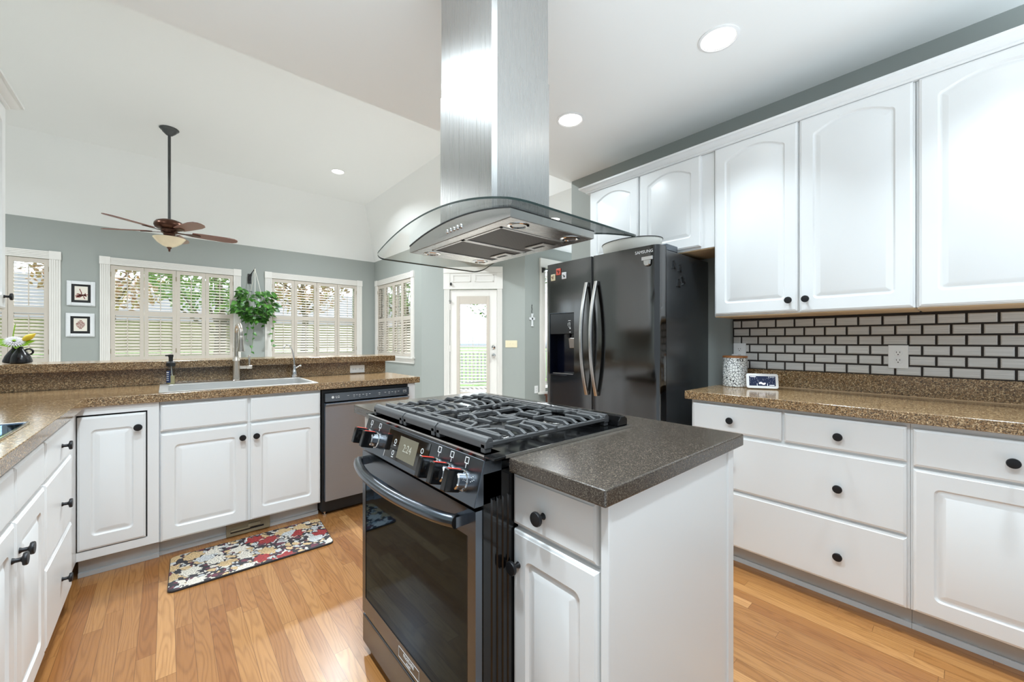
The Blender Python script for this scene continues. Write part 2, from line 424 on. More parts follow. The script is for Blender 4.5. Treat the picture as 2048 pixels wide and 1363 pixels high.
def doodle():
    """white ceramic with irregular black line cells and dots"""
    m, nt, p = new_mat('doodle_ceramic'); N, L = nt.nodes, nt.links
    tc = N.new('ShaderNodeTexCoord')
    v = N.new('ShaderNodeTexVoronoi'); v.feature = 'DISTANCE_TO_EDGE'; v.inputs['Scale'].default_value = 62; v.distance = 'EUCLIDEAN' if hasattr(v, 'distance') else v.distance
    v2 = N.new('ShaderNodeTexVoronoi'); v2.inputs['Scale'].default_value = 88
    L.new(tc.outputs['Object'], v.inputs['Vector']); L.new(tc.outputs['Object'], v2.inputs['Vector'])
    a = N.new('ShaderNodeMath'); a.operation = 'GREATER_THAN'; a.inputs[1].default_value = 0.055; L.new(v.outputs['Distance'], a.inputs[0])
    b = N.new('ShaderNodeMath'); b.operation = 'GREATER_THAN'; b.inputs[1].default_value = 0.20; L.new(v2.outputs['Distance'], b.inputs[0])
    s = N.new('ShaderNodeSeparateColor'); L.new(v2.outputs['Color'], s.inputs[0])
    k = N.new('ShaderNodeMath'); k.operation = 'GREATER_THAN'; k.inputs[1].default_value = 0.35; L.new(s.outputs[0], k.inputs[0])
    bb = N.new('ShaderNodeMath'); bb.operation = 'MAXIMUM'; L.new(b.outputs[0], bb.inputs[0]); L.new(k.outputs[0], bb.inputs[1])
    mn = N.new('ShaderNodeMath'); mn.operation = 'MINIMUM'; L.new(a.outputs[0], mn.inputs[0]); L.new(bb.outputs[0], mn.inputs[1])
    mx = N.new('ShaderNodeMix'); mx.data_type = 'RGBA'; mx.inputs['A'].default_value = (0.015, 0.015, 0.017, 1); mx.inputs['B'].default_value = (0.80, 0.80, 0.78, 1)
    L.new(mn.outputs[0], mx.inputs['Factor']); L.new(mx.outputs['Result'], p.inputs['Base Color']); p.inputs['Roughness'].default_value = 0.25
    return m

def mesh_filter():
    m, nt, p = new_mat('filter_mesh'); N, L = nt.nodes, nt.links
    tc = N.new('ShaderNodeTexCoord')
    w = N.new('ShaderNodeTexChecker'); w.inputs['Scale'].default_value = 330; L.new(tc.outputs['Object'], w.inputs['Vector'])
    w.inputs['Color1'].default_value = (0.05, 0.048, 0.045, 1); w.inputs['Color2'].default_value = (0.15, 0.145, 0.14, 1)
    L.new(w.outputs['Color'], p.inputs['Base Color']); p.inputs['Metallic'].default_value = 0.8; p.inputs['Roughness'].default_value = 0.5
    return m

def leafy(name, c0, c1):
    m, nt, p = new_mat(name); N, L = nt.nodes, nt.links
    tc = N.new('ShaderNodeTexCoord'); nz = N.new('ShaderNodeTexNoise'); nz.inputs['Scale'].default_value = 16; L.new(tc.outputs['Object'], nz.inputs['Vector'])
    r = N.new('ShaderNodeValToRGB'); r.color_ramp.elements[0].position = 0.35; r.color_ramp.elements[0].color = c0; r.color_ramp.elements[1].position = 0.68; r.color_ramp.elements[1].color = c1
    L.new(nz.outputs['Fac'], r.inputs[0]); L.new(r.outputs[0], p.inputs['Base Color'])
    p.inputs['Roughness'].default_value = 0.4; p.inputs['Subsurface Weight'].default_value = 0.0
    return m

M = {}
M['carpet'] = mat('grey_bounce_carpet', srgb(212, 206, 200), 0.95, bump=0.4, bscale=900)  # unseen floor, made up pale and neutral to bounce light upward
M['wall'] = mat('sage_wall_paint', srgb(156, 161, 157), 0.65, bump=0.03, bscale=260)
M['ceil'] = mat('white_ceiling_paint', srgb(240, 241, 240), 0.8, bump=0.02, bscale=200)
M['trim'] = mat('white_trim_paint', srgb(228, 225, 220), 0.4, var=0.01)
M['shutter'] = mat('cream_shutter_paint', srgb(198, 189, 178), 0.45, var=0.01)
M['cab'] = mat('white_cabinet_lacquer', srgb(232, 233, 233), 0.33, var=0.006, vscale=5)
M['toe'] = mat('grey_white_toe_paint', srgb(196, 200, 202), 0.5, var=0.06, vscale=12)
M['wood_under'] = mat('raw_maple_underside', srgb(206, 176, 138), 0.6, var=0.08, vscale=20)
M['ctr'] = speckle('brown_speckled_quartz', srgb(138, 105, 68), srgb(240, 212, 168), srgb(46, 32, 20), 0.15, ior=1.7, big=215)
M['ictr'] = speckle('dark_brown_granite', srgb(66, 57, 50), srgb(138, 128, 114), srgb(44, 37, 32), 0.2, big=460, lightfrac=0.1)
M['floor'] = oak_floor()
M['knob'] = mat('matte_black_metal', srgb(38, 38, 40), 0.42, metal=0.5, var=0.05)
M['steel'] = brushed('brushed_steel', (0.60, 0.59, 0.575, 1), 0.24, 'z')
M['steel_x'] = brushed('brushed_steel_bands', (0.56, 0.55, 0.54, 1), 0.27, 'x')
M['hood_steel'] = brushed('hood_steel', (0.60, 0.58, 0.565, 1), 0.22, 'y', aniso=0.6)
M['sink_steel'] = brushed('sink_steel', (0.74, 0.735, 0.72, 1), 0.34, 'x', metal=0.75, amt=0.06)
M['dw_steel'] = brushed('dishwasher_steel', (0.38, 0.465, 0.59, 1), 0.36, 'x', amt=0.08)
M['chim'] = brushed('chimney_steel', (0.50, 0.495, 0.485, 1), 0.28, 'z', amt=0.02, aniso=0.6, scale=400)
M['nickel'] = mat('satin_nickel', (0.62, 0.57, 0.51, 1), 0.25, metal=1.0, var=0.03)
M['chrome'] = mat('chrome', (0.75, 0.75, 0.76, 1), 0.06, metal=1.0, var=0.02)
M['bstain'] = brushed('black_stainless', (0.15, 0.148, 0.148, 1), 0.10, 'z', amt=0.05)
M['bstain_r'] = brushed('black_stainless_range', (0.155, 0.176, 0.205, 1), 0.24, 'y', amt=0.08)
M['black'] = mat('gloss_black_enamel', srgb(14, 14, 15), 0.12, var=0.05)
M['mblack'] = mat('matt_black', srgb(22, 22, 23), 0.5, var=0.08)
M['void'] = mat('dark_gap', srgb(10, 10, 10), 0.8, var=0.05)
M['ovenglass'] = dark_glass('oven_glass', srgb(12, 12, 12), (0.50, 0.72, 1.0, 1), 0.075, 0.6)
M['fridge_side'] = mat('fridge_side_paint', srgb(50, 52, 54), 0.25, ior=1.9, bump=0.05, bscale=900)
M['digits'] = mat('dim_digits', srgb(176, 172, 158), 0.5, var=0.02)
M['iron'] = mat('cast_iron', srgb(74, 74, 75), 0.42, var=0.08, bump=0.15, bscale=600)
M['panelglass'] = mat('display_glass', srgb(20, 17, 15), 0.05, ior=1.6, var=0.03)
M['lcd'] = mat('lcd_screen', srgb(104, 98, 82), 0.3, emit=srgb(150, 140, 115), estr=0.06, var=0.04)
M['white_mark'] = mat('white_print', srgb(225, 225, 225), 0.5, var=0.01)
M['red_mark'] = mat('red_print', srgb(226, 60, 40), 0.5, var=0.01)
M['grout'] = mat('dark_grout', srgb(44, 38, 34), 0.8, var=0.1, vscale=60)
M['tile'] = brushed('grey_metal_tile', (0.66, 0.65, 0.635, 1), 0.26, 'y', metal=0.1, amt=0.12, scale=500)
M['plate'] = mat('white_plastic', srgb(238, 238, 238), 0.35, var=0.01)
M['cream'] = mat('cream_plastic', srgb(226, 216, 186), 0.4, var=0.01)
M['glass'] = clear_glass('window_glass', (0.97, 0.98, 0.98, 1))
M['hglass'] = clear_glass('hood_glass', (0.955, 0.97, 0.965, 1), 0.6)
M['hedge'] = mat('glass_edge', srgb(40, 52, 50), 0.1, ior=1.5, var=0.1)
M['lamp'] = mat('lamp_diffuser', srgb(255, 252, 246), 0.5, emit=(1, 0.97, 0.92, 1), estr=9.0)
M['bowl'] = mat('amber_glass_bowl', srgb(222, 206, 176), 0.25, emit=srgb(235, 210, 165), estr=0.06, var=0.08, vscale=12)
M['bronze'] = mat('oil_rubbed_bronze', srgb(82, 54, 42), 0.28, metal=0.8, var=0.15, vscale=8)
M['darkrod'] = mat('dark_pewter', srgb(84, 86, 86), 0.4, metal=0.6, var=0.05)
M['blade'] = mat('walnut_blade', srgb(118, 78, 66), 0.35, var=0.15, vscale=9)
M['leaf'] = leafy('pothos_leaf', srgb(34, 80, 30), srgb(92, 150, 56))
M['stem'] = mat('green_stem', srgb(90, 128, 60), 0.5, var=0.1)
M['rope'] = mat('white_cotton_rope', srgb(226, 224, 216), 0.9, var=0.06, vscale=120)
M['floral'] = floral()
M['rubber'] = mat('dark_rubber', srgb(44, 42, 44), 0.7, var=0.1)
M['vent'] = mat('tan_metal_vent', srgb(150, 140, 116), 0.45, var=0.08)
M['doodle'] = doodle()
M['lidwood'] = mat('acacia_lid', srgb(164, 108, 62), 0.5, var=0.2, vscale=40)
M['screen'] = mat('night_screen', srgb(24, 30, 48), 0.08, emit=srgb(40, 52, 84), estr=0.5, var=0.15, vscale=60)
M['glow'] = mat('screen_glyphs', srgb(235, 238, 245), 0.5, emit=(0.9, 0.93, 1, 1), estr=0.8)
M['frame_white'] = mat('distressed_white_frame', srgb(222, 224, 226), 0.5, var=0.06, vscale=80)
M['paper'] = mat('ivory_paper', srgb(226, 220, 208), 0.8, var=0.03)
M['ink'] = mat('coral_ink', srgb(130, 58, 52), 0.8, var=0.2, vscale=60)
M['clay'] = mat('black_glazed_clay', srgb(30, 30, 33), 0.22, var=0.1)
M['petal'] = mat('white_petal', srgb(240, 238, 240), 0.6, var=0.02)
M['bud'] = mat('yellow_lily', srgb(236, 206, 64), 0.5, var=0.15, vscale=30)
M['lime'] = mat('lime_leaf', srgb(150, 196, 50), 0.5, var=0.2, vscale=30)
M['curtain'] = mat('pale_curtain_cloth', srgb(214, 206, 204), 0.9, var=0.03)
M['bottle'] = clear_glass('clear_plastic', (0.82, 0.84, 0.84, 1))
M['blue'] = mat('navy_label', srgb(34, 52, 92), 0.4, var=0.05)
M['amber'] = mat('straw_liquid', srgb(206, 190, 140), 0.3, var=0.02)
M['navy'] = mat('navy_gloss', srgb(10, 14, 30), 0.12, var=0.1)
M['grass'] = mat('lawn', srgb(110, 150, 70), 0.9, var=0.2, vscale=2)
M['tree'] = leafy('tree_leaves', srgb(104, 144, 74), srgb(186, 212, 130))
M['tree2'] = leafy('blossom_leaves', srgb(196, 150, 120), srgb(236, 206, 170))
M['bark'] = mat('bark', srgb(120, 106, 92), 0.9, var=0.2, vscale=9)
M['brick'] = mat('pale_siding', srgb(226, 206, 188), 0.9, var=0.2, vscale=10)
M['roof'] = mat('grey_shingle', srgb(186, 188, 194), 0.9, var=0.1)
M['rail'] = mat('white_rail', srgb(232, 232, 232), 0.5, var=0.02)
M['deck'] = mat('grey_deck', srgb(170, 164, 156), 0.8, var=0.1)
M['console'] = mat('dark_console_wood', srgb(96, 60, 46), 0.4, var=0.1)
M['enamel'] = mat('cream_enamel', srgb(232, 230, 222), 0.35, var=0.02)
# ================================================================== SETTING
ZK, ZW, ZF = 2.70, 2.76, 3.58       # kitchen ceiling, great-room wall top, raised ceiling
YE = 2.465                          # where the kitchen ceiling ends
YB, XS = 7.76, 3.12                 # back wall, side wall
R2 = math.sqrt(0.5)

fl = MB().grid([-1.1, 1.2, 3.0], [-1.7, -0.62, 3.66], lambda x, y: not (x < 1.2 and y < -0.62), lambda u, v, w: (u, v, -0.05 + w), 0.05)
struct('floor_great_room', MB().box(-3.0, 6.6, 3.66, YB + 0.1, -0.05, 0.0).box(3.0, 6.6, 2.3, 3.66, -0.05, 0.0).box(-3.0, -1.1, 3.15, 3.66, -0.05, 0.0), M['carpet'], 'pale grey carpet of the great room, unseen, made up to bounce light', 'floor')
struct('floor', fl, M['floor'], 'honey oak strip floor of the kitchen', 'floor')

def wall(name, label, o, ua, un, L, H, holes=(), th=0.13, z0=0.0):
    """upright slab; inner face through o along ua, un points into the room; holes = (a0, a1, z0, z1)"""
    o, ua, un = Vector(o), Vector(ua), Vector(un)
    us = sorted({0.0, L} | {h[0] for h in holes} | {h[1] for h in holes})
    vs = sorted({z0, H} | {h[2] for h in holes} | {h[3] for h in holes})
    inside = lambda a, z: not any(h[0] < a < h[1] and h[2] < z < h[3] for h in holes)
    mb = MB().grid(us, vs, inside, lambda a, z, w: tuple(o + ua * a + Vector((0, 0, z)) - un * (th - w)), th)
    return struct(name, mb, M['wall'], label, 'wall')

XL0 = -3.0
wall('wall_back', 'long sage wall with shuttered windows at far end of great room', (XL0, YB, 0), (1, 0, 0), (0, -1, 0), XS - XL0, 2.77,
     [(-1.81 - XL0, -1.136 - XL0, 0.93, 2.255), (-0.585 - XL0, 0.812 - XL0, 0.93, 2.255), (1.345 - XL0, 2.772 - XL0, 0.93, 2.265)])
wall('wall_side', 'short sage wall holding the narrow shuttered window beside the glazed door', (XS, 5.83, 0), (0, 1, 0), (-1, 0, 0), YB + 0.13 - 5.83, 2.77,
     [(6.17 - 5.83, 7.592 - 5.83, 0.93, 2.275)])
wall('wall_diagonal', 'angled sage wall with the glazed door to the deck', (XS, 5.83, 0), (R2, -R2, 0), (-R2, -R2, 0), 1.676, 2.77, [(0.462, 1.238, 0.0, 2.03)])
wall('wall_nook', 'pale sage nook wall with hanging cross and curtained window', (4.305, 4.645, 0), (1, 0, 0), (0, -1, 0), 2.3, 2.77, [(0.45, 1.5, 0.42, 2.42)])
wall('wall_right', 'sage kitchen wall behind white wall cabinets and fridge', (2.885, -1.7, 0), (0, 1, 0), (-1, 0, 0), 1.7 + YE, ZK)
wall('wall_left', 'sage kitchen wall behind the left run of cabinets', (-0.95, 0.9, 0), (0, 1, 0), (1, 0, 0), 2.50, ZK)
wall('wall_far_left', 'great room side wall with a shuttered window, outside the photo', (XL0, 3.28, 0), (0, 1, 0), (1, 0, 0), YB + 0.1 - 3.28, ZF, [(2.62, 4.04, 0.93, 2.25)])
struct('wall_front_left', MB().box(-3.13, -1.081, 3.15, 3.28, 0, ZF), M['wall'], 'great room wall returning behind the kitchen wall', 'wall')
mb = MB().box(3.015, 6.6, 2.30, 2.43, 0, ZW)
struct('wall_nook_front', mb, M['wall'], 'nook wall behind the fridge side of kitchen', 'wall')
struct('ceiling_kitchen', MB().box(-1.08, 3.015, -0.9, YE, ZK, ZK + 0.06), M['ceil'], 'flat white kitchen ceiling with recessed lights', 'ceiling')
xr, yr = 2.63, 6.96                 # inner corner of the raised ceiling
xl = -2.5
mb = MB()
_v = [(XL0, YE, ZW), (xl, YE, ZF), (xr, YE, ZF), (XS, YE, ZW), (XL0, YB, ZW), (xl, yr, ZF), (xr, yr, ZF), (XS, YB, ZW)]
_f = [(1, 2, 6, 5), (5, 6, 7, 4), (2, 3, 7, 6), (0, 1, 5, 4)]
_n = len(_v)
_side = [(0, 1), (1, 2), (2, 3), (3, 7), (7, 4), (4, 0)]
mb.add(_v + [(x, y, z + 0.08) for x, y, z in _v], _f + [tuple(i + _n for i in f[::-1]) for f in _f] + [(i, j, j + _n, i + _n) for i, j in _side])
gc_ = build('ceiling_great_room', mb, M['ceil'])
tag(gc_, 'raised white ceiling with sloped sides over the great room', 'ceiling', kind='structure')
struct('ceiling_step', MB().box(-1.08, XS, YE, YE + 0.03, ZK + 0.001, ZF), M['ceil'], 'upright white face between kitchen ceiling and raised ceiling', 'ceiling')
struct('wall_left_upper', MB().box(-1.08, -0.95, YE + 0.031, 3.28, ZK, ZF), M['wall'], 'upper part of the left kitchen wall above ceiling height', 'wall')
struct('ceiling_nook', MB().box(XS, 6.6, YE - 0.03, 6.0, ZW, ZW + 0.08), M['ceil'], 'flat white ceiling over the breakfast nook', 'ceiling')

# ------------------------------------------------------------------ shuttered windows
def frame_pt(o, ua, un):
    o, ua, un = Vector(o), Vector(ua), Vector(un)
    return lambda a, z, n: o + ua * a + un * n + Vector((0, 0, z))

def pbox(mb, P, a0, a1, z0, z1, n0, n1):
    mb.loops([[P(a0, z0, n0), P(a1, z0, n0), P(a1, z1, n0), P(a0, z1, n0)], [P(a0, z0, n1), P(a1, z0, n1), P(a1, z1, n1), P(a0, z1, n1)]])
    return mb

def fluted(mb, P, a0, a1, z0, z1, vert=True):
    pbox(mb, P, a0, a1, z0, z1, 0.0, 0.014)
    w = (a1 - a0) if vert else (z1 - z0)
    for k in range(5):
        c = (k + 0.5) / 5 * w; h = w * 0.068
        if vert: pbox(mb, P, a0 + c - h, a0 + c + h, z0, z1, 0.014, 0.020)
        else: pbox(mb, P, a0, a1, z0 + c - h, z0 + c + h, 0.014, 0.020)

def louvers(mb, P, a0, a1, z0, z1, n, tilt):
    st = (z1 - z0) / n
    ca, sa = math.cos(tilt), math.sin(tilt)
    for k in range(n):
        zc = z0 + (k + 0.5) * st
        hw, ht = 0.0225, 0.0045
        ring = lambda a: [P(a, zc + dz * ca - dn * sa, -0.012 + dn * ca + dz * sa) for dn, dz in ((-hw, 0), (-hw * 0.5, -ht), (hw * 0.5, -ht), (hw, 0), (hw * 0.5, ht), (-hw * 0.5, ht))]
        mb.loops([ring(a0), ring(a1)])

def window(n, label, o, ua, un, edges, z0, z1, up, low, left=True, right=True, sill=False, casing=0.10):
    P = frame_pt(o, ua, un)
    a0, a1 = edges[0], edges[-1]
    root = thing('window_%d' % n, label, 'window', tuple(P((a0 + a1) / 2, z0, 0)), kind='structure')
    c = MB()
    if left: fluted(c, P, a0 - casing, a0, z0 - 0.0, z1); pbox(c, P, a0 - casing - 0.004, a0, z1, z1 + 0.105, 0, 0.026)
    if right: fluted(c, P, a1, a1 + casing, z0, z1); pbox(c, P, a1, a1 + casing + 0.004, z1, z1 + 0.105, 0, 0.026)
    fluted(c, P, a0, a1, z1, z1 + 0.10, vert=False)
    if sill:
        pbox(c, P, a0 - casing - 0.02, a1 + casing + 0.02, z0 - 0.025, z0, 0, 0.05)
        pbox(c, P, a0 - casing, a1 + casing, z0 - 0.11, z0 - 0.025, 0, 0.018)
    build('casing', c, M['trim'], root)
    g = MB(); pbox(g, P, a0 + 0.002, a1 - 0.002, z0, z1, -0.094, -0.090); build('pane', g, M['glass'], root)
    s = MB()
    for aa in (a0, (a0 + a1) / 2 - 0.02, a1 - 0.04): pbox(s, P, aa, aa + 0.04, z0, z1, -0.115, -0.075)
    for zz in (z0, (z0 + z1) / 2 - 0.02, z1 - 0.04): pbox(s, P, a0, a1, zz, zz + 0.04, -0.113, -0.077)
    build('sash', s, M['trim'], root)
    for k in range(len(edges) - 1):
        e0, e1 = edges[k] + 0.002, edges[k + 1] - 0.002
        f = MB(); st = 0.043
        pbox(f, P, e0, e0 + st, z0 + 0.004, z1 - 0.004, -0.026, 0.003); pbox(f, P, e1 - st, e1, z0 + 0.004, z1 - 0.004, -0.026, 0.003)
        zm0, zm1 = low[1], up[0]
        for (q0, q1) in ((z0 + 0.004, low[0]), (zm0, zm1), (up[1], z1 - 0.004)): pbox(f, P, e0 + st, e1 - st, q0, q1, -0.025, 0.002)
        sp = build('shutter_panel', f, M['shutter'], root)
        l = MB(); louvers(l, P, e0 + st, e1 - st, up[0], up[1], 13, math.radians(9)); louvers(l, P, e0 + st, e1 - st, low[0], low[1], 13, math.radians(38))
        build('louvers', l, M['shutter'], sp, smooth=30)
        r = MB(); am = (e0 + e1) / 2
        pbox(r, P, am - 0.005, am + 0.005, up[0] + 0.02, up[1] - 0.03, 0.012, 0.022); pbox(r, P, am - 0.005, am + 0.005, low[0] + 0.02, low[1] - 0.03, 0.009, 0.019)
        build('tilt_rod', r, M['shutter'], sp)
        if k in (0, len(edges) - 2) or k == 1:
            ah = e0 if k == 0 else (e1 if k > 1 or len(edges) < 4 else e1)
            h = MB()
            for zz in (z0 + 0.13, z1 - 0.13): pbox(h, P, ah - 0.006, ah + 0.006, zz - 0.032, zz + 0.032, 0.003, 0.008)
            build('hinge', h, M['vent'], sp)
    return root

window(1, 'narrow shuttered window at far left behind the vase', (0, YB, 0), (1, 0, 0), (0, -1, 0), [-1.81, -1.473, -1.136], 0.93, 2.25, (1.63, 2.19), (0.985, 1.555))
window(2, 'wide four-panel shuttered window behind the kitchen faucet', (0, YB, 0), (1, 0, 0), (0, -1, 0), [-0.583, -0.240, 0.112, 0.457, 0.812], 0.93, 2.25, (1.625, 2.19), (0.985, 1.555))
window(3, 'four-panel shuttered window to the right of the hanging plant', (0, YB, 0), (1, 0, 0), (0, -1, 0), [1.347, 1.692, 2.055, 2.411, 2.770], 0.93, 2.26, (1.635, 2.20), (0.985, 1.562))
window(4, 'shuttered window with sill on the short side wall', (XS, 0, 0), (0, 1, 0), (-1, 0, 0), [6.172, 6.527, 6.882, 7.236, 7.590], 0.93, 2.27, (1.635, 2.205), (0.985, 1.562), sill=True)

window(6, 'shuttered window on the great room side wall, mirrored in the fridge', (XL0, 0, 0), (0, 1, 0), (1, 0, 0), [5.90, 6.255, 6.61, 6.965, 7.32], 0.93, 2.25, (1.625, 2.19), (0.985, 1.555))

# curtained nook window
P = frame_pt((0, 4.645, 0), (1, 0, 0), (0, -1, 0))
root = thing('window_5', 'curtained nook window partly hidden by the fridge', 'window', (5.2, 4.645, 0.42), kind='structure')
c = MB(); fluted(c, P, 4.635, 4.755, 0.36, 2.43); pbox(c, P, 4.63, 5.92, 2.42, 2.565, 0, 0.03); fluted(c, P, 5.80, 5.91, 0.36, 2.43); pbox(c, P, 4.60, 5.95, 0.33, 0.36, 0, 0.05)
build('casing', c, M['trim'], root)
g = MB(); pbox(g, P, 4.757, 5.80, 0.42, 2.42, -0.09, -0.086); build('pane', g, M['glass'], root)
t = thing('curtain', 'pale gathered curtain on black rod beside the fridge', 'curtain', (5.2, 4.55, 2.36))
cl = MB(); n = 60; ls = []
for (zz, am) in ((2.35, 0.012), (1.4, 0.02), (0.50, 0.026)):
    ls.append([(4.72 + 0.62 * k / n, 4.555 + am * math.sin(k * 1.05 + zz * 0.4), zz) for k in range(n + 1)])
cl.loops(ls, False, False, closed=False)
o = build('panel', cl, M['curtain'], t, smooth=60); o.modifiers.new('thick', 'SOLIDIFY').thickness = 0.003
r = MB().tube([(4.66, 4.555, 2.37), (5.9, 4.555, 2.37)], 0.009); r.ball((4.655, 4.555, 2.37), 0.024)
build('curtain_rod', r, M['mblack'], t, smooth=40)
r = MB().box(4.665, 4.685, 4.60, 4.6215, 2.325, 2.405); r.box(4.668, 4.682, 4.55, 4.61, 2.352, 2.366)
build('bracket', r, M['mblack'], t)
mb = MB().box(4.70, 6.2, 4.28, 4.60, 0.80, 0.83)
t = thing('console_table', 'low dark wood console table under the curtained nook window', 'table', (5.4, 4.44, 0))
for i, (x, y) in enumerate(((4.74, 4.32), (6.16, 4.32), (4.74, 4.56), (6.16, 4.56))): build('leg', MB().box(x - 0.025, x + 0.025, y - 0.025, y + 0.025, 0, 0.30), M['console'], t)
build('top', MB().box(4.70, 6.2, 4.28, 4.60, 0.30, 0.33), M['console'], t, bevel=0.004)

# glazed door on the diagonal wall
D = frame_pt((XS, 5.83, 0), (R2, -R2, 0), (-R2, -R2, 0))
root = thing('door_1', 'white glazed door with built-in blind on the angled wall', 'door', tuple(D(0.85, 0, 0)), kind='structure')
c = MB()
fluted(c, D, 0.374, 0.466, 0, 2.045); fluted(c, D, 1.234, 1.316, 0, 2.045)
pbox(c, D, 0.374, 1.316, 2.045, 2.29, 0, 0.016); pbox(c, D, 0.366, 1.324, 2.29, 2.385, 0, 0.028); pbox(c, D, 0.366, 0.47, 2.04, 2.385, 0, 0.022); pbox(c, D, 1.23, 1.324, 2.04, 2.385, 0, 0.022); pbox(c, D, 0.366, 1.324, 2.03, 2.06, 0, 0.024)
for (s0, s1) in ((0.515, 0.81), (0.875, 1.18)):
    for (q0, q1, q2, q3) in ((s0, s1, 2.145, 2.162), (s0, s1, 2.245, 2.262), (s0, s0 + 0.017, 2.145, 2.262), (s1 - 0.017, s1, 2.145, 2.262)): pbox(c, D, q0, q1, q2, q3, 0.016, 0.024)
build('casing', c, M['trim'], root, bevel=0.002)
c = MB()
pbox(c, D, 0.470, 0.585, 0.005, 2.02, -0.045, -0.002); pbox(c, D, 1.103, 1.230, 0.005, 2.02, -0.045, -0.002); pbox(c, D, 0.585, 1.103, 1.915, 2.02, -0.045, -0.002); pbox(c, D, 0.585, 1.103, 0.005, 0.30, -0.045, -0.002)
lf = build('door_leaf', c, M['trim'], root, bevel=0.002)
c = MB()
for (q0, q1, q2, q3) in ((0.58, 0.63, 0.30, 1.92), (1.06, 1.11, 0.30, 1.92), (0.63, 1.06, 1.79, 1.92), (0.63, 1.06, 0.30, 0.385)): pbox(c, D, q0, q1, q2, q3, -0.03, 0.010)
build('blind_frame', c, M['shutter'], root, bevel=0.003)
c = MB(); pbox(c, D, 0.62, 1.07, 0.36, 1.80, -0.034, -0.031); build('pane', c, M['glass'], root)
c = MB()
for k in range(28):
    zc = 0.41 + k * 0.0503
    ring = lambda a: [D(a, zc + dn * -0.38 + dz, -0.012 + dn) for dn, dz in ((-0.012, -0.0018), (0.012, -0.0018), (0.012, 0.0018), (-0.012, 0.0018))]
    c.loops([ring(0.634), ring(1.056)])
for a in (0.775, 0.935): pbox(c, D, a - 0.002, a + 0.002, 0.385, 1.79, 0.000, 0.003)
pbox(c, D, 0.839, 0.847, 0.39, 1.74, 0.002, 0.008)
build('blind', c, M['shutter'], root)
for nm, zz, rr in (('door_knob', 0.97, 0.027), ('deadbolt', 1.102, 0.026)):
    build(nm, MB().lathe([(0, 0), (0.031, 0), (0.031, 0.006), (0.014, 0.008), (0.012, 0.03), (rr, 0.038), (rr, 0.055), (0.018, 0.064), (0, 0.066)] if nm == 'door_knob' else [(0, 0), (0.031, 0), (0.029, 0.014), (0.014, 0.018), (0, 0.02)], D(1.174, zz, -0.002), (-R2, -R2, 0)), M['chrome'], root, smooth=35)
for zz in (1.75, 1.08, 0.30):
    c = MB(); pbox(c, D, 0.462, 0.478, zz - 0.05, zz + 0.05, -0.002, 0.012); build('hinge', c, M['trim'], root)
c = MB(); pbox(c, D, 0.452, 0.50, 1.842, 1.848, 0.012, 0.03); pbox(c, D, 0.478, 0.484, 1.80, 1.86, 0.012, 0.02)
build('latch', c, M['chrome'], root)
tag(build('door_chime_sensor', MB().lathe([(0, 0), (0.02, 0), (0.024, 0.012), (0.014, 0.03), (0, 0.032)], D(0.491, 2.112, 0.023), (-R2, -R2, 0), sx=0.8), M['mblack'], smooth=40), 'small black knob on the panel above the glazed door', 'knob')

# ------------------------------------------------------------------ outdoors
struct('ground', MB().box(-60, 60, YB + 0.14, 80, -0.45, -0.35), M['grass'], 'green lawn beyond the windows', 'ground')
mb = MB().box(3.4, 9.5, 5.2, 8.8, -0.12, -0.04)
for k in range(40):
    pass
struct('deck', MB().add([(3.35, 5.85, -0.06), (4.5, 4.80, -0.06), (9.0, 4.80, -0.06), (9.0, 9.0, -0.06), (3.35, 9.0, -0.06)], [(0, 1, 2, 3, 4)]), M['deck'], 'grey deck floor outside the glazed door', 'deck')
t = thing('deck_railing', 'white baluster railing on the deck outside the glazed door', 'railing', (6.5, 8.0, -0.06))
def rail(mb, a, b):
    a, b = Vector(a), Vector(b)
    mb.bar(a + Vector((0, 0, 0.95)), b + Vector((0, 0, 0.95)), 0.08, 0.04); mb.bar(a + Vector((0, 0, 0.12)), b + Vector((0, 0, 0.12)), 0.05, 0.04)
top_ = MB(); rail(top_, (4.0, 9.0, -0.06), (9.0, 9.0, -0.06)); rail(top_, (9.0, 4.8, -0.06), (9.0, 9.0, -0.06))
build('rail', top_, M['rail'], t)
b_ = MB()
for k in range(38): b_.box(4.05 + k * 0.13, 4.09 + k * 0.13, 8.98, 9.02, 0.05, 0.89)
for k in range(32): b_.box(8.98, 9.02, 4.85 + k * 0.13, 4.89 + k * 0.13, 0.05, 0.89)
build('balusters', b_, M['rail'], t)

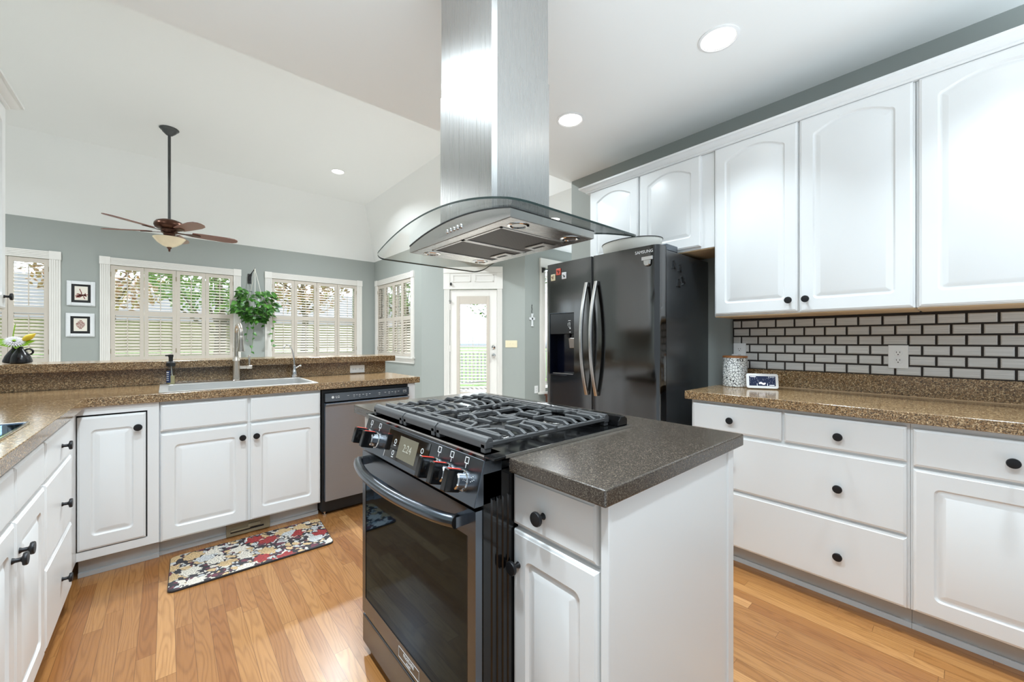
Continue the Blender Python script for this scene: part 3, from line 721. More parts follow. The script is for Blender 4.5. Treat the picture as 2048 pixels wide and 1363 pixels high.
def tree(name, label, x, y, h, r, m, seed):
    rn = random.Random(seed)
    t = thing(name, label, 'tree', (x, y, -0.36), group='garden trees beyond the windows')
    tr = MB().tube([(x, y, -0.36), (x + 0.1, y, h * 0.4), (x - 0.05, y + 0.1, h * 0.8)], [0.16, 0.11, 0.05], seg=8)
    for k in range(7):
        a = rn.uniform(0, 6.28); z = h * rn.uniform(0.3, 0.6)
        tr.tube([(x, y, z), (x + math.cos(a) * r * 0.4, y + math.sin(a) * r * 0.4, z + 0.5), (x + math.cos(a) * r * 0.8, y + math.sin(a) * r * 0.8, z + 1.1)], [0.05, 0.03, 0.012], seg=5)
    build('trunk', tr, M['bark'], t, smooth=40)
    cr = MB()
    for k in range(1500):
        u = Vector((rn.gauss(0, 1), rn.gauss(0, 1), rn.gauss(0, 1))).normalized() * (r * rn.uniform(0.55, 1.0))
        p = Vector((x, y, h * 0.72)) + Vector((u.x, u.y, u.z * 0.85))
        a = Vector((rn.gauss(0, 1), rn.gauss(0, 1), rn.gauss(0, 1))).normalized(); b = a.orthogonal().normalized()
        s = rn.uniform(0.07, 0.15)
        cr.add([p - a * s, p + b * s * 0.5, p + a * s, p - b * s * 0.5], [(0, 1, 2, 3)])
    build('crown', cr, M[m], t)
for k, (x, y, h, r, m, l) in enumerate((
        (-4.6, 14.0, 5.0, 1.9, 'tree', 'leafy garden tree seen through the narrow left window'),
        (-1.4, 17.5, 4.8, 1.7, 'tree2', 'pale blossoming tree seen through left panels of the wide window'),
        (1.0, 13.0, 4.4, 1.6, 'tree', 'green garden tree seen through right panels of the wide window'),
        (4.0, 17.0, 5.2, 1.8, 'tree2', 'pale blossoming tree seen through the window beside the plant'),
        (6.6, 13.6, 4.8, 1.7, 'tree', 'green garden tree beyond the right window'),
        (11.6, 14.0, 5.4, 2.2, 'tree', 'green garden tree beyond the deck railing'),
        (12.4, 9.2, 4.6, 2.0, 'tree', 'bushy green tree seen through the glazed door'))):
    tree('garden_tree', l, x, y, h, r, m, 40 + k)
hs = thing('neighbor_house', 'low pale house with grey roof across the lawn', 'house', (2, 27, -0.36))
build('wall', MB().box(-8, 13, 25, 31, -0.36, 2.1), M['brick'], hs)
build('roof', MB().prism([(-8.5, 24.5, 2.1), (-8.5, 31.5, 2.1), (-8.5, 28, 4.3)], (22, 0, 0)), M['roof'], hs)
tag(build('hedge', MB().box(-9, 13, 20.5, 21.6, -0.36, 0.75), M['tree']), 'clipped green hedge across the far lawn', 'hedge')
# ================================================================== CABINETS
def outline(w, h, i_s, i_b, i_t, r, arch=0.0, na=14):
    """closed point list of a panel outline, always the same count"""
    x0, x1, y0, y1 = i_s, w - i_s, i_b, h - i_t
    pts = []
    def corner(cx_, cy_, a0):
        for k in range(5):
            a = a0 + (PI / 2) * k / 4; pts.append((cx_ + r * math.cos(a), cy_ + r * math.sin(a)))
    corner(x0 + r, y0 + r, PI); corner(x1 - r, y0 + r, 1.5 * PI); corner(x1 - r, y1 - r, 0)
    hw = (x1 - x0) / 2 - r
    for k in range(1, na):
        x = x1 - r - (2 * hw) * k / na; q = (x - (x0 + x1) / 2) / hw
        pts.append((x, y1 + arch * (1 - q * q)))
    corner(x0 + r, y1 - r, PI / 2)
    return pts

def front_mesh(P, a0, a1, z0, z1, kind, t=0.02, arch=0.042):
    """door or drawer face on the plane n=0, thickness t outwards. kind: slab, panel, arch"""
    w, h = a1 - a0, z1 - z0
    L = lambda i, n, r=0.0012: [P(a0 + x, z0 + y, n) for x, y in outline(w, h, i, i, i, r)]
    ls = [L(0, 0), L(0, t - 0.007), L(0.0025, t - 0.003), L(0.008, t - 0.0015), L(0.0095, t)]
    if kind != 'slab':
        fs, fb, ft = 0.058, 0.066, 0.066 if kind == 'panel' else 0.084
        ar = 0 if kind == 'panel' else arch
        if w < 0.28: fs = 0.048
        I = lambda d, n, r: [P(a0 + x, z0 + y, n) for x, y in outline(w, h, fs + d, fb + d, ft + d, max(r, 0.001), ar)]
        ls += [I(0, t, 0.020), I(0.003, t - 0.003, 0.018), I(0.007, t - 0.0075, 0.016), I(0.012, t - 0.008, 0.012), I(0.015, t - 0.007, 0.008), I(0.032, t - 0.001, 0.002)]
    return MB().loops(ls)

def knob_mesh(p, un):
    return MB().lathe([(0, 0), (0.0085, 0), (0.0075, 0.003), (0.0058, 0.006), (0.0058, 0.016), (0.009, 0.019), (0.0165, 0.0205), (0.0178, 0.023), (0.0178, 0.027), (0.0165, 0.0295), (0.008, 0.0305), (0, 0.0305)], p, un, seg=28)

def cabinet(name, label, o, ua, un, a0, a1, z0, z1, depth, fronts, toe=True, ft=0.02, face=None, cat='cabinet', under=None, floor_z=0.0, hollow=None):
    """carcass behind plane n=0 (the face frame), fronts on it: (kind, part, a0, a1, z0, z1, knob or None)"""
    P = frame_pt(o, ua, un)
    t = thing(name, label, cat, tuple(P((a0 + a1) / 2, floor_z if toe else z0, -depth / 2)))
    c = MB()
    if hollow:
        pbox(c, P, a0, a1, z0, hollow, -depth, 0); pbox(c, P, a0, a1, hollow, z1, -0.018, 0)
        pbox(c, P, a0, a0 + 0.004, hollow, z1, -depth, -0.018); pbox(c, P, a1 - 0.004, a1, hollow, z1, -depth, -0.018)
    else: pbox(c, P, a0, a1, z0, z1, -depth, 0)
    build('carcass', c, M['cab'], t, bevel=0.0015, seg=1)
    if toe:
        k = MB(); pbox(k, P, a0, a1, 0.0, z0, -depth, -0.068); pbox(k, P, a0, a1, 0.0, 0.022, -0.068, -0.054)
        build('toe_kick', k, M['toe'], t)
    if under:
        k = MB(); pbox(k, P, a0 + 0.004, a1 - 0.004, z0 - 0.006, z0, -depth + 0.002, -0.004); build('underside', k, M['wood_under'], t)
    for (kind, part, b0, b1, c0, c1, kn) in fronts:
        d = build(part, front_mesh(P, b0, b1, c0, c1, kind, ft), M['cab'], t, smooth=28)
        if kn: 
            for q in (kn if isinstance(kn, list) else [kn]): build('knob', knob_mesh(P(q[0], q[1], ft), un), M['knob'], d, smooth=35)
    return t

# right run: faces at x = 2.275, a = -y
RB = dict(o=(2.295, 0, 0), ua=(0, -1, 0), un=(-1, 0, 0))
cabinet('drawer_cabinet', 'white base cabinet of four slab drawers under the right counter', RB['o'], RB['ua'], RB['un'], -1.055, -0.161, 0.105, 0.868, 0.575, [
    ('slab', 'drawer', -1.043, -0.608, 0.708, 0.850, (-0.838, 0.777)), ('slab', 'drawer', -0.597, -0.170, 0.708, 0.850, (-0.387, 0.773)),
    ('slab', 'drawer', -1.043, -0.170, 0.409, 0.695, [(-0.84, 0.542), (-0.388, 0.541)]), ('slab', 'drawer', -1.043, -0.170, 0.110, 0.397, [(-0.84, 0.240), (-0.388, 0.239)])])
cabinet('base_cabinet', 'white base cabinet with drawer over raised-panel door at right edge', RB['o'], RB['ua'], RB['un'], -0.160, 0.40, 0.105, 0.868, 0.575, [
    ('slab', 'drawer', -0.152, 0.352, 0.696, 0.845, (0.10, 0.769)), ('panel', 'door', -0.152, 0.352, 0.112, 0.685, (0.31, 0.62))])
# right wall cabinets: faces at x = 2.55
RU = dict(o=(2.57, 0, 0), ua=(0, -1, 0), un=(-1, 0, 0))
cabinet('wall_cabinet', 'white two-door wall cabinet over the grey tile backsplash', RU['o'], RU['ua'], RU['un'], -1.040, -0.163, 1.352, 2.376, 0.31, [
    ('arch', 'door', -1.033, -0.607, 1.360, 2.376, (-0.644, 1.420)), ('arch', 'door', -0.598, -0.170, 1.355, 2.376, (-0.568, 1.421))], toe=False, under=True)
cabinet('wall_cabinet', 'white single arched-door wall cabinet at the right edge', RU['o'], RU['ua'], RU['un'], -0.161, 0.34, 1.352, 2.376, 0.31, [
    ('arch', 'door', -0.152, 0.310, 1.355, 2.376, (0.27, 1.42))], toe=False, under=True)
cabinet('wall_cabinet', 'short white two-door wall cabinet above the black fridge', RU['o'], RU['ua'], RU['un'], -1.998, -1.042, 1.785, 2.376, 0.31, [
    ('arch', 'door', -1.989, -1.563, 1.800, 2.376, None), ('arch', 'door', -1.548, -1.121, 1.800, 2.376, None)], toe=False, under=True)
def crown(path, name, label, un):
    prof = [(0.0005, -0.009), (0.022, -0.009), (0.028, -0.004), (0.028, 0.002), (0.036, 0.005), (0.046, 0.010), (0.054, 0.018), (0.058, 0.024), (0.068, 0.026), (0.068, 0.038), (0.0005, 0.038)]
    ls = []
    for (p, d) in path: ls.append([Vector(p) + Vector(d) * r + Vector((0, 0, h)) for r, h in prof])
    return build(name, MB().loops(ls), M['cab'], smooth=20)
tag(crown([((2.57, 0.0 - 0.36, 2.386), (-1, 0, 0)), ((2.57, 1.998, 2.386), (-1, 1, 0)), ((2.884, 1.998, 2.386), (0, 1, 0))], 'crown_molding', '', 0), 'stepped white crown molding along the right wall cabinets', 'molding')

# left run: faces at x = -0.318, a = +y
LB = dict(o=(-0.338, 0, 0), ua=(0, 1, 0), un=(1, 0, 0))
cabinet('drawer_cabinet', 'white stack of three slab drawers in left run next to the corner', LB['o'], LB['ua'], LB['un'], 2.116, 2.899, 0.105, 0.868, 0.56, [
    ('slab', 'drawer', 2.125, 2.63, 0.708, 0.848, (2.40, 0.777)), ('slab', 'drawer', 2.125, 2.63, 0.409, 0.695, (2.40, 0.542)), ('slab', 'drawer', 2.125, 2.63, 0.110, 0.397, (2.40, 0.240))])
cabinet('base_cabinet', 'white two-door base cabinet under the left cooktop', LB['o'], LB['ua'], LB['un'], 1.372, 2.115, 0.105, 0.868, 0.56, [
    ('slab', 'drawer_front', 1.752, 2.107, 0.708, 0.848, None), ('slab', 'drawer_front', 1.380, 1.744, 0.708, 0.848, None),
    ('panel', 'door', 1.752, 2.107, 0.110, 0.695, (1.785, 0.600)), ('panel', 'door', 1.380, 1.744, 0.110, 0.695, (1.711, 0.600))])
LU = dict(o=(-0.64, 0, 0), ua=(0, 1, 0), un=(1, 0, 0))
cabinet('wall_cabinet', 'white wall cabinet cut by the left edge of the photo', LU['o'], LU['ua'], LU['un'], 2.30, 3.245, 1.352, 2.394, 0.305, [
    ('arch', 'door', 2.78, 3.235, 1.362, 2.39, (3.20, 1.425)), ('arch', 'door', 2.31, 2.77, 1.362, 2.39, (2.35, 1.425))], toe=False, under=True)
tag(crown([((-0.64, 2.30, 2.405), (1, 0, 0)), ((-0.64, 3.245, 2.405), (1, 1, 0)), ((-0.945, 3.245, 2.405), (0, 1, 0))], 'crown_molding', '', 0), 'short white crown molding at upper left edge of the photo', 'molding')

# peninsula: faces at y = 2.90, a = +x
PN = dict(o=(0, 2.92, 0), ua=(1, 0, 0), un=(0, -1, 0))
P = frame_pt(PN['o'], PN['ua'], PN['un'])
t = thing('corner_cabinet', 'white corner cabinet with single door outlined by a black gap', 'cabinet', (-0.19, 3.2, 0))
c = MB(); pbox(c, P, -0.338, -0.030, 0.105, 0.868, -0.575, 0.0)
pbox(c, P, -0.338, -0.086, 0.105, 0.147, 0, 0.018); pbox(c, P, -0.338, -0.086, 0.828, 0.868, 0, 0.018); pbox(c, P, -0.077, -0.030, 0.105, 0.868, 0, 0.018)
pbox(c, P, -0.086, -0.077, 0.105, 0.147, 0, 0.018); pbox(c, P, -0.086, -0.077, 0.828, 0.868, 0, 0.018)
build('carcass', c, M['cab'], t)
c = MB(); pbox(c, P, -0.337, -0.0775, 0.1475, 0.8275, 0.0005, 0.006); build('gap', c, M['void'], t)
d = build('door', front_mesh(frame_pt((0, 2.914, 0), PN['ua'], PN['un']), -0.335, -0.083, 0.152, 0.819, 'panel', 0.019), M['cab'], t, smooth=28)
build('knob', knob_mesh(P(-0.113, 0.745, 0.025), PN['un']), M['knob'], d, smooth=35)
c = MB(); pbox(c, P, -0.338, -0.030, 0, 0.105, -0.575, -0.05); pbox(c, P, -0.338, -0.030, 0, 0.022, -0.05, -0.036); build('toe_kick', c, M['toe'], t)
cabinet('sink_cabinet', 'white two-door sink base cabinet behind the floral mat', PN['o'], PN['ua'], PN['un'], -0.029, 0.797, 0.095, 0.868, 0.575, [
    ('slab', 'drawer_front', -0.024, 0.375, 0.704, 0.850, None), ('slab', 'drawer_front', 0.391, 0.792, 0.704, 0.850, None),
    ('panel', 'door', -0.024, 0.375, 0.100, 0.690, (0.348, 0.616)), ('panel', 'door', 0.391, 0.792, 0.100, 0.690, (0.419, 0.616))], hollow=0.70)
# end panel and pony wall of the peninsula
tag(build('end_panel', MB().box(1.433, 1.495, 2.90, 3.50, 0, 0.866), M['cab'], bevel=0.002), 'narrow white end panel right of the dishwasher', 'panel')
struct('wall_pony', MB().box(-0.949, 1.505, 3.545, 3.66, 0, 1.019), M['wall'], 'low sage wall carrying the raised bar', 'wall')

# ================================================================== COUNTERS
xs = [-0.945, -0.305, -0.022, 0.776, 1.531]; ys = [0.45, 1.37, 2.886, 2.927, 3.487, 3.52]
ctr = MB().grid(xs, ys, lambda x, y: (x < -0.305 and y < 2.886 or y > 2.886) and not (-0.022 < x < 0.776 and 2.927 < y < 3.487), lambda u, v, w: (u, v, 0.869 + w), 0.045)
tag(build('countertop', ctr, M['ctr'], bevel=0.002), 'L-shaped brown speckled counter around the sink and left run', 'countertop')
tag(build('countertop', MB().box(2.257, 2.866, -0.42, 1.081, 0.869, 0.914), M['ctr'], bevel=0.002), 'brown speckled counter over the right-hand drawers', 'countertop')
t = thing('bar_counter', 'raised brown speckled bar ledge with splash behind the sink', 'countertop', (0.3, 3.55, 0.915))
build('ledge', MB().box(-0.945, 1.583, 3.455, 3.835, 1.02, 1.068), M['ctr'], t, bevel=0.002)
build('splash', MB().box(-0.945, 1.517, 3.5205, 3.544, 0.915, 1.0195), M['ctr'], t)
bs = thing('backsplash', 'brown speckled splash strip with caulk line along the right counter', 'backsplash', (2.875, 0.33, 0.914))
build('strip', MB().box(2.866, 2.884, -0.42, 1.042, 0.915, 1.019), M['ctr'], bs)
build('caulk', MB().box(2.862, 2.866, -0.42, 1.03, 0.9145, 0.919), M['wood_under'], bs)
# tiles
bt = thing('tile_backsplash', 'grey brick-pattern tile backsplash with dark grout', 'backsplash', (2.88, 0.33, 1.02))
build('grout', MB().box(2.872, 2.884, -0.42, 1.045, 1.0195, 1.345), M['grout'], bt)
mb = MB()
rows, pit, rh = 6, 0.098, 0.0527
for r in range(rows):
    zt = 1.336 - r * rh
    off = 0.208 + (0.0 if r % 2 == 0 else pit / 2)
    k0 = -8
    for k in range(k0, 12):
        y0 = off + k * pit + 0.0045; y1 = y0 + pit - 0.009
        y0, y1 = max(y0, -0.418), min(y1, 1.040)
        if y1 - y0 < 0.01: continue
        z0, z1 = zt - rh + 0.0045, zt - 0.0045
        g = lambda i, n: [(n, y0 + i, z0 + i), (n, y1 - i, z0 + i), (n, y1 - i, z1 - i), (n, y0 + i, z1 - i)]
        mb.loops([g(0, 2.872), g(0, 2.8685), g(0.004, 2.8655)])
build('tiles', mb, M['tile'], bt)

# ================================================================== ISLAND
xi0, xi1, yi0, yi1 = 0.655, 1.385, 0.472, 1.872
ic = MB().grid([xi0, 1.200, xi1], [yi0, 0.768, 1.585, yi1], lambda x, y: not (x < 1.2 and 0.768 < y < 1.585), lambda u, v, w: (u, v, 0.868 + w), 0.037)
tag(build('island_countertop', ic, M['ictr'], bevel=0.004, seg=3), 'dark brown granite top wrapped around the gas range', 'countertop')
IF = dict(o=(0.715, 0, 0), ua=(0, -1, 0), un=(-1, 0, 0))
cabinet('island_cabinet', 'white island cabinet with knobbed drawer and door right of the range', IF['o'], IF['ua'], IF['un'], -0.800, -0.508, 0.10, 0.867, 0.58, [
    ('slab', 'drawer', -0.797, -0.524, 0.716, 0.852, (-0.684, 0.772)), ('panel', 'door', -0.797, -0.522, 0.110, 0.703, (-0.775, 0.615))])
cabinet('island_cabinet', 'white island cabinet hidden on the far side of the range', IF['o'], IF['ua'], IF['un'], -1.855, -1.590, 0.10, 0.867, 0.58, [
    ('slab', 'drawer', -1.850, -1.595, 0.716, 0.852, (-1.72, 0.772)), ('panel', 'door', -1.850, -1.595, 0.110, 0.703, (-1.82, 0.615))])
ep = thing('island_end_panel', 'tall white side panel at the near end of the island', 'panel', (1.0, 0.50, 0))
build('panel', MB().box(0.697, 1.300, 0.490, 0.507, 0, 0.867), M['cab'], ep, bevel=0.0015)
build('corner_strip', MB().box(0.686, 0.699, 0.487, 0.507, 0, 0.867), M['cab'], ep, bevel=0.002)
build('corner_strip', MB().box(1.296, 1.336, 0.484, 0.507, 0, 0.867), M['cab'], ep, bevel=0.002)
tag(build('island_back_panel', MB().box(1.298, 1.336, 0.508, 1.855, 0, 0.867), M['cab'], bevel=0.002), 'long white back panel of the island facing the fridge', 'panel')
# ================================================================== GAS RANGE  (faces -x; a = -y)
RY0, RY1 = 0.800, 1.557
rg = thing('gas_range', 'black stainless slide-in gas range built into the island', 'range', (0.85, 1.18, 0))
def PX(x): return frame_pt((x, 0, 0), (0, -1, 0), (-1, 0, 0))
# body with ribbed side sheets
b = MB().box(0.625, 1.19, RY0 + 0.006, RY1 - 0.006, 0.03, 0.885)
build('body', b, M['black'], rg)
s = MB().box(0.600, 0.700, RY0, RY0 + 0.012, 0.04, 0.865)
for xx in (0.630, 0.648, 0.666, 0.684):
    s.loops([[(xx - 0.007, RY0, zz) for zz in (0.06, 0.80)] + [(xx + 0.007, RY0, zz) for zz in (0.80, 0.06)], [(xx - 0.004, RY0 - 0.004, zz) for zz in (0.065, 0.795)] + [(xx + 0.004, RY0 - 0.004, zz) for zz in (0.795, 0.065)]])
build('side_sheet', s, M['black'], rg)
for (x, y) in ((0.66, 0.84), (0.66, 1.52), (1.15, 0.84), (1.15, 1.52)): build('levelling_foot', MB().lathe([(0, 0), (0.018, 0), (0.018, 0.008), (0.01, 0.01), (0.01, 0.03), (0, 0.03)], (x, y, 0.0)), M['mblack'], rg)
build('kick', MB().box(0.60, 0.62, RY0 + 0.02, RY1 - 0.02, 0.006, 0.035), M['mblack'], rg)
# storage drawer
d = MB().box(0.578, 0.622, RY0 + 0.003, RY1 - 0.003, 0.034, 0.142)
build('storage_drawer', d, M['bstain_r'], rg, bevel=0.004)
# oven door
P = PX(0.578)
dr = MB()
A0, A1, GZ0, GZ1 = -RY1 + 0.003, -RY0 - 0.003, 0.215, 0.705
for (q0, q1, q2, q3) in ((A0, A0 + 0.030, 0.152, 0.776), (A1 - 0.036, A1, 0.152, 0.776), (A0 + 0.030, A1 - 0.036, 0.152, GZ0), (A0 + 0.030, A1 - 0.036, GZ1, 0.776)): pbox(dr, P, q0, q1, q2, q3, -0.044, 0)
od = build('oven_door', dr, M['bstain_r'], rg)
g = MB(); pbox(g, P, A0 + 0.030, A1 - 0.036, GZ0, GZ1 + 0.055, -0.030, -0.001); build('oven_window', g, M['ovenglass'], od)
e = MB()
pbox(e, P, A0 + 0.0295, A0 + 0.0315, GZ0, GZ1, -0.002, 0.0004); pbox(e, P, A1 - 0.0375, A1 - 0.0355, GZ0, GZ1, -0.002, 0.0004); pbox(e, P, A0 + 0.03, A1 - 0.036, GZ0 - 0.001, GZ0 + 0.001, -0.002, 0.0004)
build('window_seal', e, M['mblack'], od)
# bowed handle
n = 22; path = []; rr = []
for k in range(n + 1):
    u = k / n; y = RY1 - 0.045 - (RY1 - RY0 - 0.090) * u
    bow = 1 - (2 * u - 1) ** 2
    path.append((0.548 - 0.052 * bow ** 0.8, y, 0.748)); rr.append(0.0165)
h = MB().tube(path, rr, seg=18, flat=1.0)
for yy in (RY1 - 0.045, RY0 + 0.045): h.obox((0.562, yy + (0.004 if yy > 1.2 else -0.004) * -1, 0.748), (0.018, 0, 0), (0, 0.011, 0), (0, 0, 0.013))
build('door_handle', h, M['bstain_r'], od, smooth=45)
e = MB().lathe([(0, 0), (0.0172, 0), (0.0172, 0.002), (0, 0.0022)], (path[-1][0], path[-1][1] - 0.0005, 0.748), (0.25, -1, 0)); build('handle_cap', e, M['black'], od, smooth=30)
lg = text_mesh('FRIGIDAIRE', 0.014, P(-1.165, 0.186, 0), (0, -1, 0), (0, 0, 1), (-1, 0, 0))
lg2 = text_mesh('GALLERY', 0.0075, P(-1.165, 0.172, 0), (0, -1, 0), (0, 0, 1), (-1, 0, 0)); lg.add(lg2.v, lg2.f)
for (q0, q1, q2, q3) in ((-1.235, -1.095, 0.1640, 0.1648), (-1.235, -1.095, 0.1972, 0.198), (-1.235, -1.2342, 0.164, 0.198), (-1.0958, -1.095, 0.164, 0.198)): pbox(lg, P, q0, q1, q2, q3, 0, 0.0008)
build('logo', lg, M['white_mark'], od)
# control panel: slanted face from (0.572, 0.785) to (0.604, 0.900)
pz0, pz1, px0, px1 = 0.787, 0.900, 0.571, 0.603
prof = [(px0, pz0), (px1, pz1), (0.66, 0.902), (0.66, pz0)]
cp = MB().loops([[(x, RY0, z) for x, z in prof], [(x, RY1, z) for x, z in prof]])
panel = build('control_panel', cp, M['bstain_r'], rg, bevel=0.002)
ub = Vector((px1 - px0, 0, pz1 - pz0)).normalized(); un = Vector((-ub.z, 0, ub.x)); ua = Vector((0, -1, 0))
def Q(y, v, n=0.0):
    """point on the slanted panel: y, share v of its height, n out"""
    return Vector((px0, y, pz0)) + ub * (v * 0.1194) + un * n
def qbox(mb, y0, y1, v0, v1, n0, n1):
    return mb.loops([[Q(y0, v0, n0), Q(y1, v0, n0), Q(y1, v1, n0), Q(y0, v1, n0)], [Q(y0, v0, n1), Q(y1, v0, n1), Q(y1, v1, n1), Q(y0, v1, n1)]])
dg = build('display', qbox(MB(), 1.345, 1.060, 0.13, 0.90, 0, 0.0012), M['panelglass'], panel)
build('display_bezel', qbox(MB(), 1.349, 1.345, 0.10, 0.93, 0, 0.0016), M['chrome'], panel)
build('screen', qbox(MB(), 1.255, 1.130, 0.22, 0.82, 0.0012, 0.0018), M['lcd'], dg)
tx = text_mesh('2:24', 0.034, Q(1.192, 0.53, 0.0018), ua, ub, un); build('clock_digits', tx, M['digits'], dg)
ic_ = MB()
for (y, v) in ((1.283, 0.62), (1.283, 0.30), (1.100, 0.66), (1.100, 0.36)):
    c0 = Q(y, v, 0.0012)
    ic_.lathe([(0.006, 0), (0.008, 0), (0.008, 0.0006), (0.006, 0.0006), (0.006, 0)], c0, un, seg=14)
    qbox(ic_, y + 0.007, y - 0.007, v - 0.12, v - 0.10, 0.0012, 0.0018)
for k in range(5): qbox(ic_, 0.838 - (k % 3) * 0.006, 0.835 - (k % 3) * 0.006, 0.46 + k * 0.03, 0.475 + k * 0.03, 0, 0.0006)
build('control_print', ic_, M['white_mark'], panel)
for i, y in enumerate((1.510, 1.432, 1.008, 0.942, 0.870)):
    v = 0.42
    kn = MB().lathe([(0, 0), (0.028, 0), (0.028, 0.004), (0.0245, 0.006), (0.0245, 0.028), (0.0215, 0.031), (0, 0.031)], Q(y, v, 0), un, seg=28)
    kb = build('knob', kn, M['chrome'], panel, smooth=35)
    fin = MB()
    c0 = Q(y, v, 0.034)
    fin.obox(c0, un * 0.024, ub * 0.0285, ua * 0.0115)
    build('knob_grip', fin, M['black'], kb, bevel=0.003)
    rd = MB().obox(c0 + ub * 0.0287, un * 0.019, ub * 0.0006, ua * 0.0050)
    build('knob_pointer', rd, M['red_mark'], kb)
    mk = MB(); yy, vv = y, 0.86
    for (e0, e1, e2, e3) in ((-0.0085, 0.0085, -0.0085, -0.0065), (-0.0085, 0.0085, 0.0065, 0.0085), (-0.0085, -0.0065, -0.0085, 0.0085), (0.0065, 0.0085, -0.0085, 0.0085)):
        qbox(mk, yy + e0, yy + e1, vv + e2 / 0.1194, vv + e3 / 0.1194, 0, 0.0007)
    qbox(mk, yy - 0.0008, yy + 0.0008, vv - 0.020 / 0.1194, vv - 0.0085 / 0.1194, 0, 0.0007)
    build('burner_print', mk, M['white_mark'], panel)
# cooktop tray
ct = MB().box(0.604, 1.205, 0.763, 1.590, 0.9055, 0.912)
ct.box(0.604, 0.66, RY0, RY1, 0.895, 0.912)
ck = build('cooktop', ct, M['black'], rg, bevel=0.002)
tr = MB().box(0.642, 1.205, 0.7625, 0.7665, 0.9055, 0.9135); tr.box(0.642, 1.205, 1.5865, 1.5905, 0.9055, 0.9135); tr.box(0.6015, 0.605, RY0, RY1, 0.9085, 0.9128)
build('trim_strip', tr, M['steel'], ck)
vt = MB().loops([[(1.145, y, 0.912), (1.20, y, 0.912), (1.20, y, 0.935), (1.185, y, 0.945), (1.165, y, 0.945), (1.150, y, 0.930)] for y in (0.775, 1.578)])
build('rear_vent', vt, M['black'], ck, bevel=0.003)
for (x, y, r, ov) in ((0.755, 0.945, 0.047, 1), (1.02, 0.945, 0.038, 1), (0.885, 1.168, 0.036, 1.9), (0.755, 1.395, 0.040, 1), (1.02, 1.395, 0.034, 1)):
    bm_ = MB().lathe([(0, 0), (r * 1.25, 0), (r * 1.2, 0.006), (r * 0.95, 0.010), (r * 0.95, 0.016), (0, 0.016)], (x, y, 0.912), (0, 0, 1), seg=30, sx=ov)
    bu = build('burner', bm_, M['steel'], rg, smooth=35)
    cpm = MB().lathe([(0, 0.016), (r, 0.016), (r * 1.02, 0.019), (r * 0.9, 0.024), (0, 0.0245)], (x, y, 0.912), (0, 0, 1), seg=30, sx=ov)
    build('burner_cap', cpm, M['mblack'], bu, smooth=35)
# cast iron grates
ZG = 0.936
def grate(y0, y1, kind):
    m = MB()
    x0, x1 = 0.612, 1.140
    W_ = 0.011
    def bar_(p, q, w=W_, h=0.013, z=ZG): m.bar((p[0], p[1], z), (q[0], q[1], z), w, h)
    # heavy chamfered front and back rails on feet
    for xx in (x0, x1):
        s_ = 1 if xx == x0 else -1
        pr = [(xx, ZG - 0.012), (xx, ZG + 0.007), (xx + s_ * 0.009, ZG + 0.016), (xx + s_ * 0.021, ZG + 0.016), (xx + s_ * 0.026, ZG + 0.008), (xx + s_ * 0.026, ZG - 0.012)]
        m.loops([[(x, y0 + 0.002, z) for x, z in pr], [(x, y1 - 0.002, z) for x, z in pr]])
        for yy in (y0 + 0.014, y1 - 0.014): m.box(min(xx, xx + s_ * 0.022), max(xx, xx + s_ * 0.022), yy - 0.009, yy + 0.009, 0.9122, ZG)
    for yy in (y0 + 0.007, y1 - 0.007): bar_((x0 + 0.01, yy), (x1 - 0.01, yy), 0.011, 0.012, ZG - 0.001)
    ym = (y0 + y1) / 2; xm = (x0 + x1) / 2
    for xx in (x0 + 0.052, x1 - 0.052): m.bar((xx, y0 + 0.004, ZG + 0.008), (xx, y1 - 0.004, ZG + 0.008), 0.011, 0.016)
    def hip(xx, yy, s, tip):
        """finger from the side rail: rises, runs inwards along y"""
        m.bar((xx, yy, ZG + 0.002), (xx, yy + s * 0.022, ZG + 0.012), W_, 0.012); m.bar((xx, yy + s * 0.020, ZG + 0.012), (xx, tip, ZG + 0.012), W_, 0.012)
    if kind != 'mid':
        bar_((xm, y0), (xm, y1), 0.012, 0.014, ZG + 0.006)
        for xc in (0.755, 1.02):
            for dx in (-0.085, -0.045, 0.045, 0.085):
                hip(xc + dx, y0 + 0.005, 1, ym - 0.030 - (0.02 if abs(dx) < 0.06 else -0.012)); hip(xc + dx, y1 - 0.005, -1, ym + 0.030 + (0.02 if abs(dx) < 0.06 else -0.012))
            hip(xc, y0 + 0.005, 1, ym - 0.034); hip(xc, y1 - 0.005, -1, ym + 0.034)
            for sx_ in (-1, 1):
                m.bar((xc + sx_ * 0.118, ym, ZG + 0.012), (xc + sx_ * 0.034, ym, ZG + 0.012), W_, 0.012)
                for sy_ in (-1, 1): m.bar((xc + sx_ * 0.045, ym + sy_ * 0.050, ZG + 0.012), (xc + sx_ * 0.090, ym + sy_ * 0.020, ZG + 0.012), W_ * 0.9, 0.011)
    else:
        for k in range(5):
            xx = x0 + 0.06 + k * (x1 - x0 - 0.12) / 4
            hip(xx, y0 + 0.005, 1, ym - 0.022); hip(xx, y1 - 0.005, -1, ym + 0.022)
        for xx in (0.70, 1.07): bar_((xx, y0), (xx, y1), 0.012, 0.014, ZG + 0.007)
        for sy_ in (-1, 1): m.bar((0.73, ym + sy_ * 0.055, ZG + 0.012), (1.04, ym + sy_ * 0.055, ZG + 0.012), W_, 0.012)
        for sy_ in (-1, 1):
            m.bar((0.78, ym + sy_ * 0.055, ZG + 0.012), (0.83, ym + sy_ * 0.020, ZG + 0.012), W_, 0.012); m.bar((0.99, ym + sy_ * 0.055, ZG + 0.012), (0.94, ym + sy_ * 0.020, ZG + 0.012), W_, 0.012)
    return m
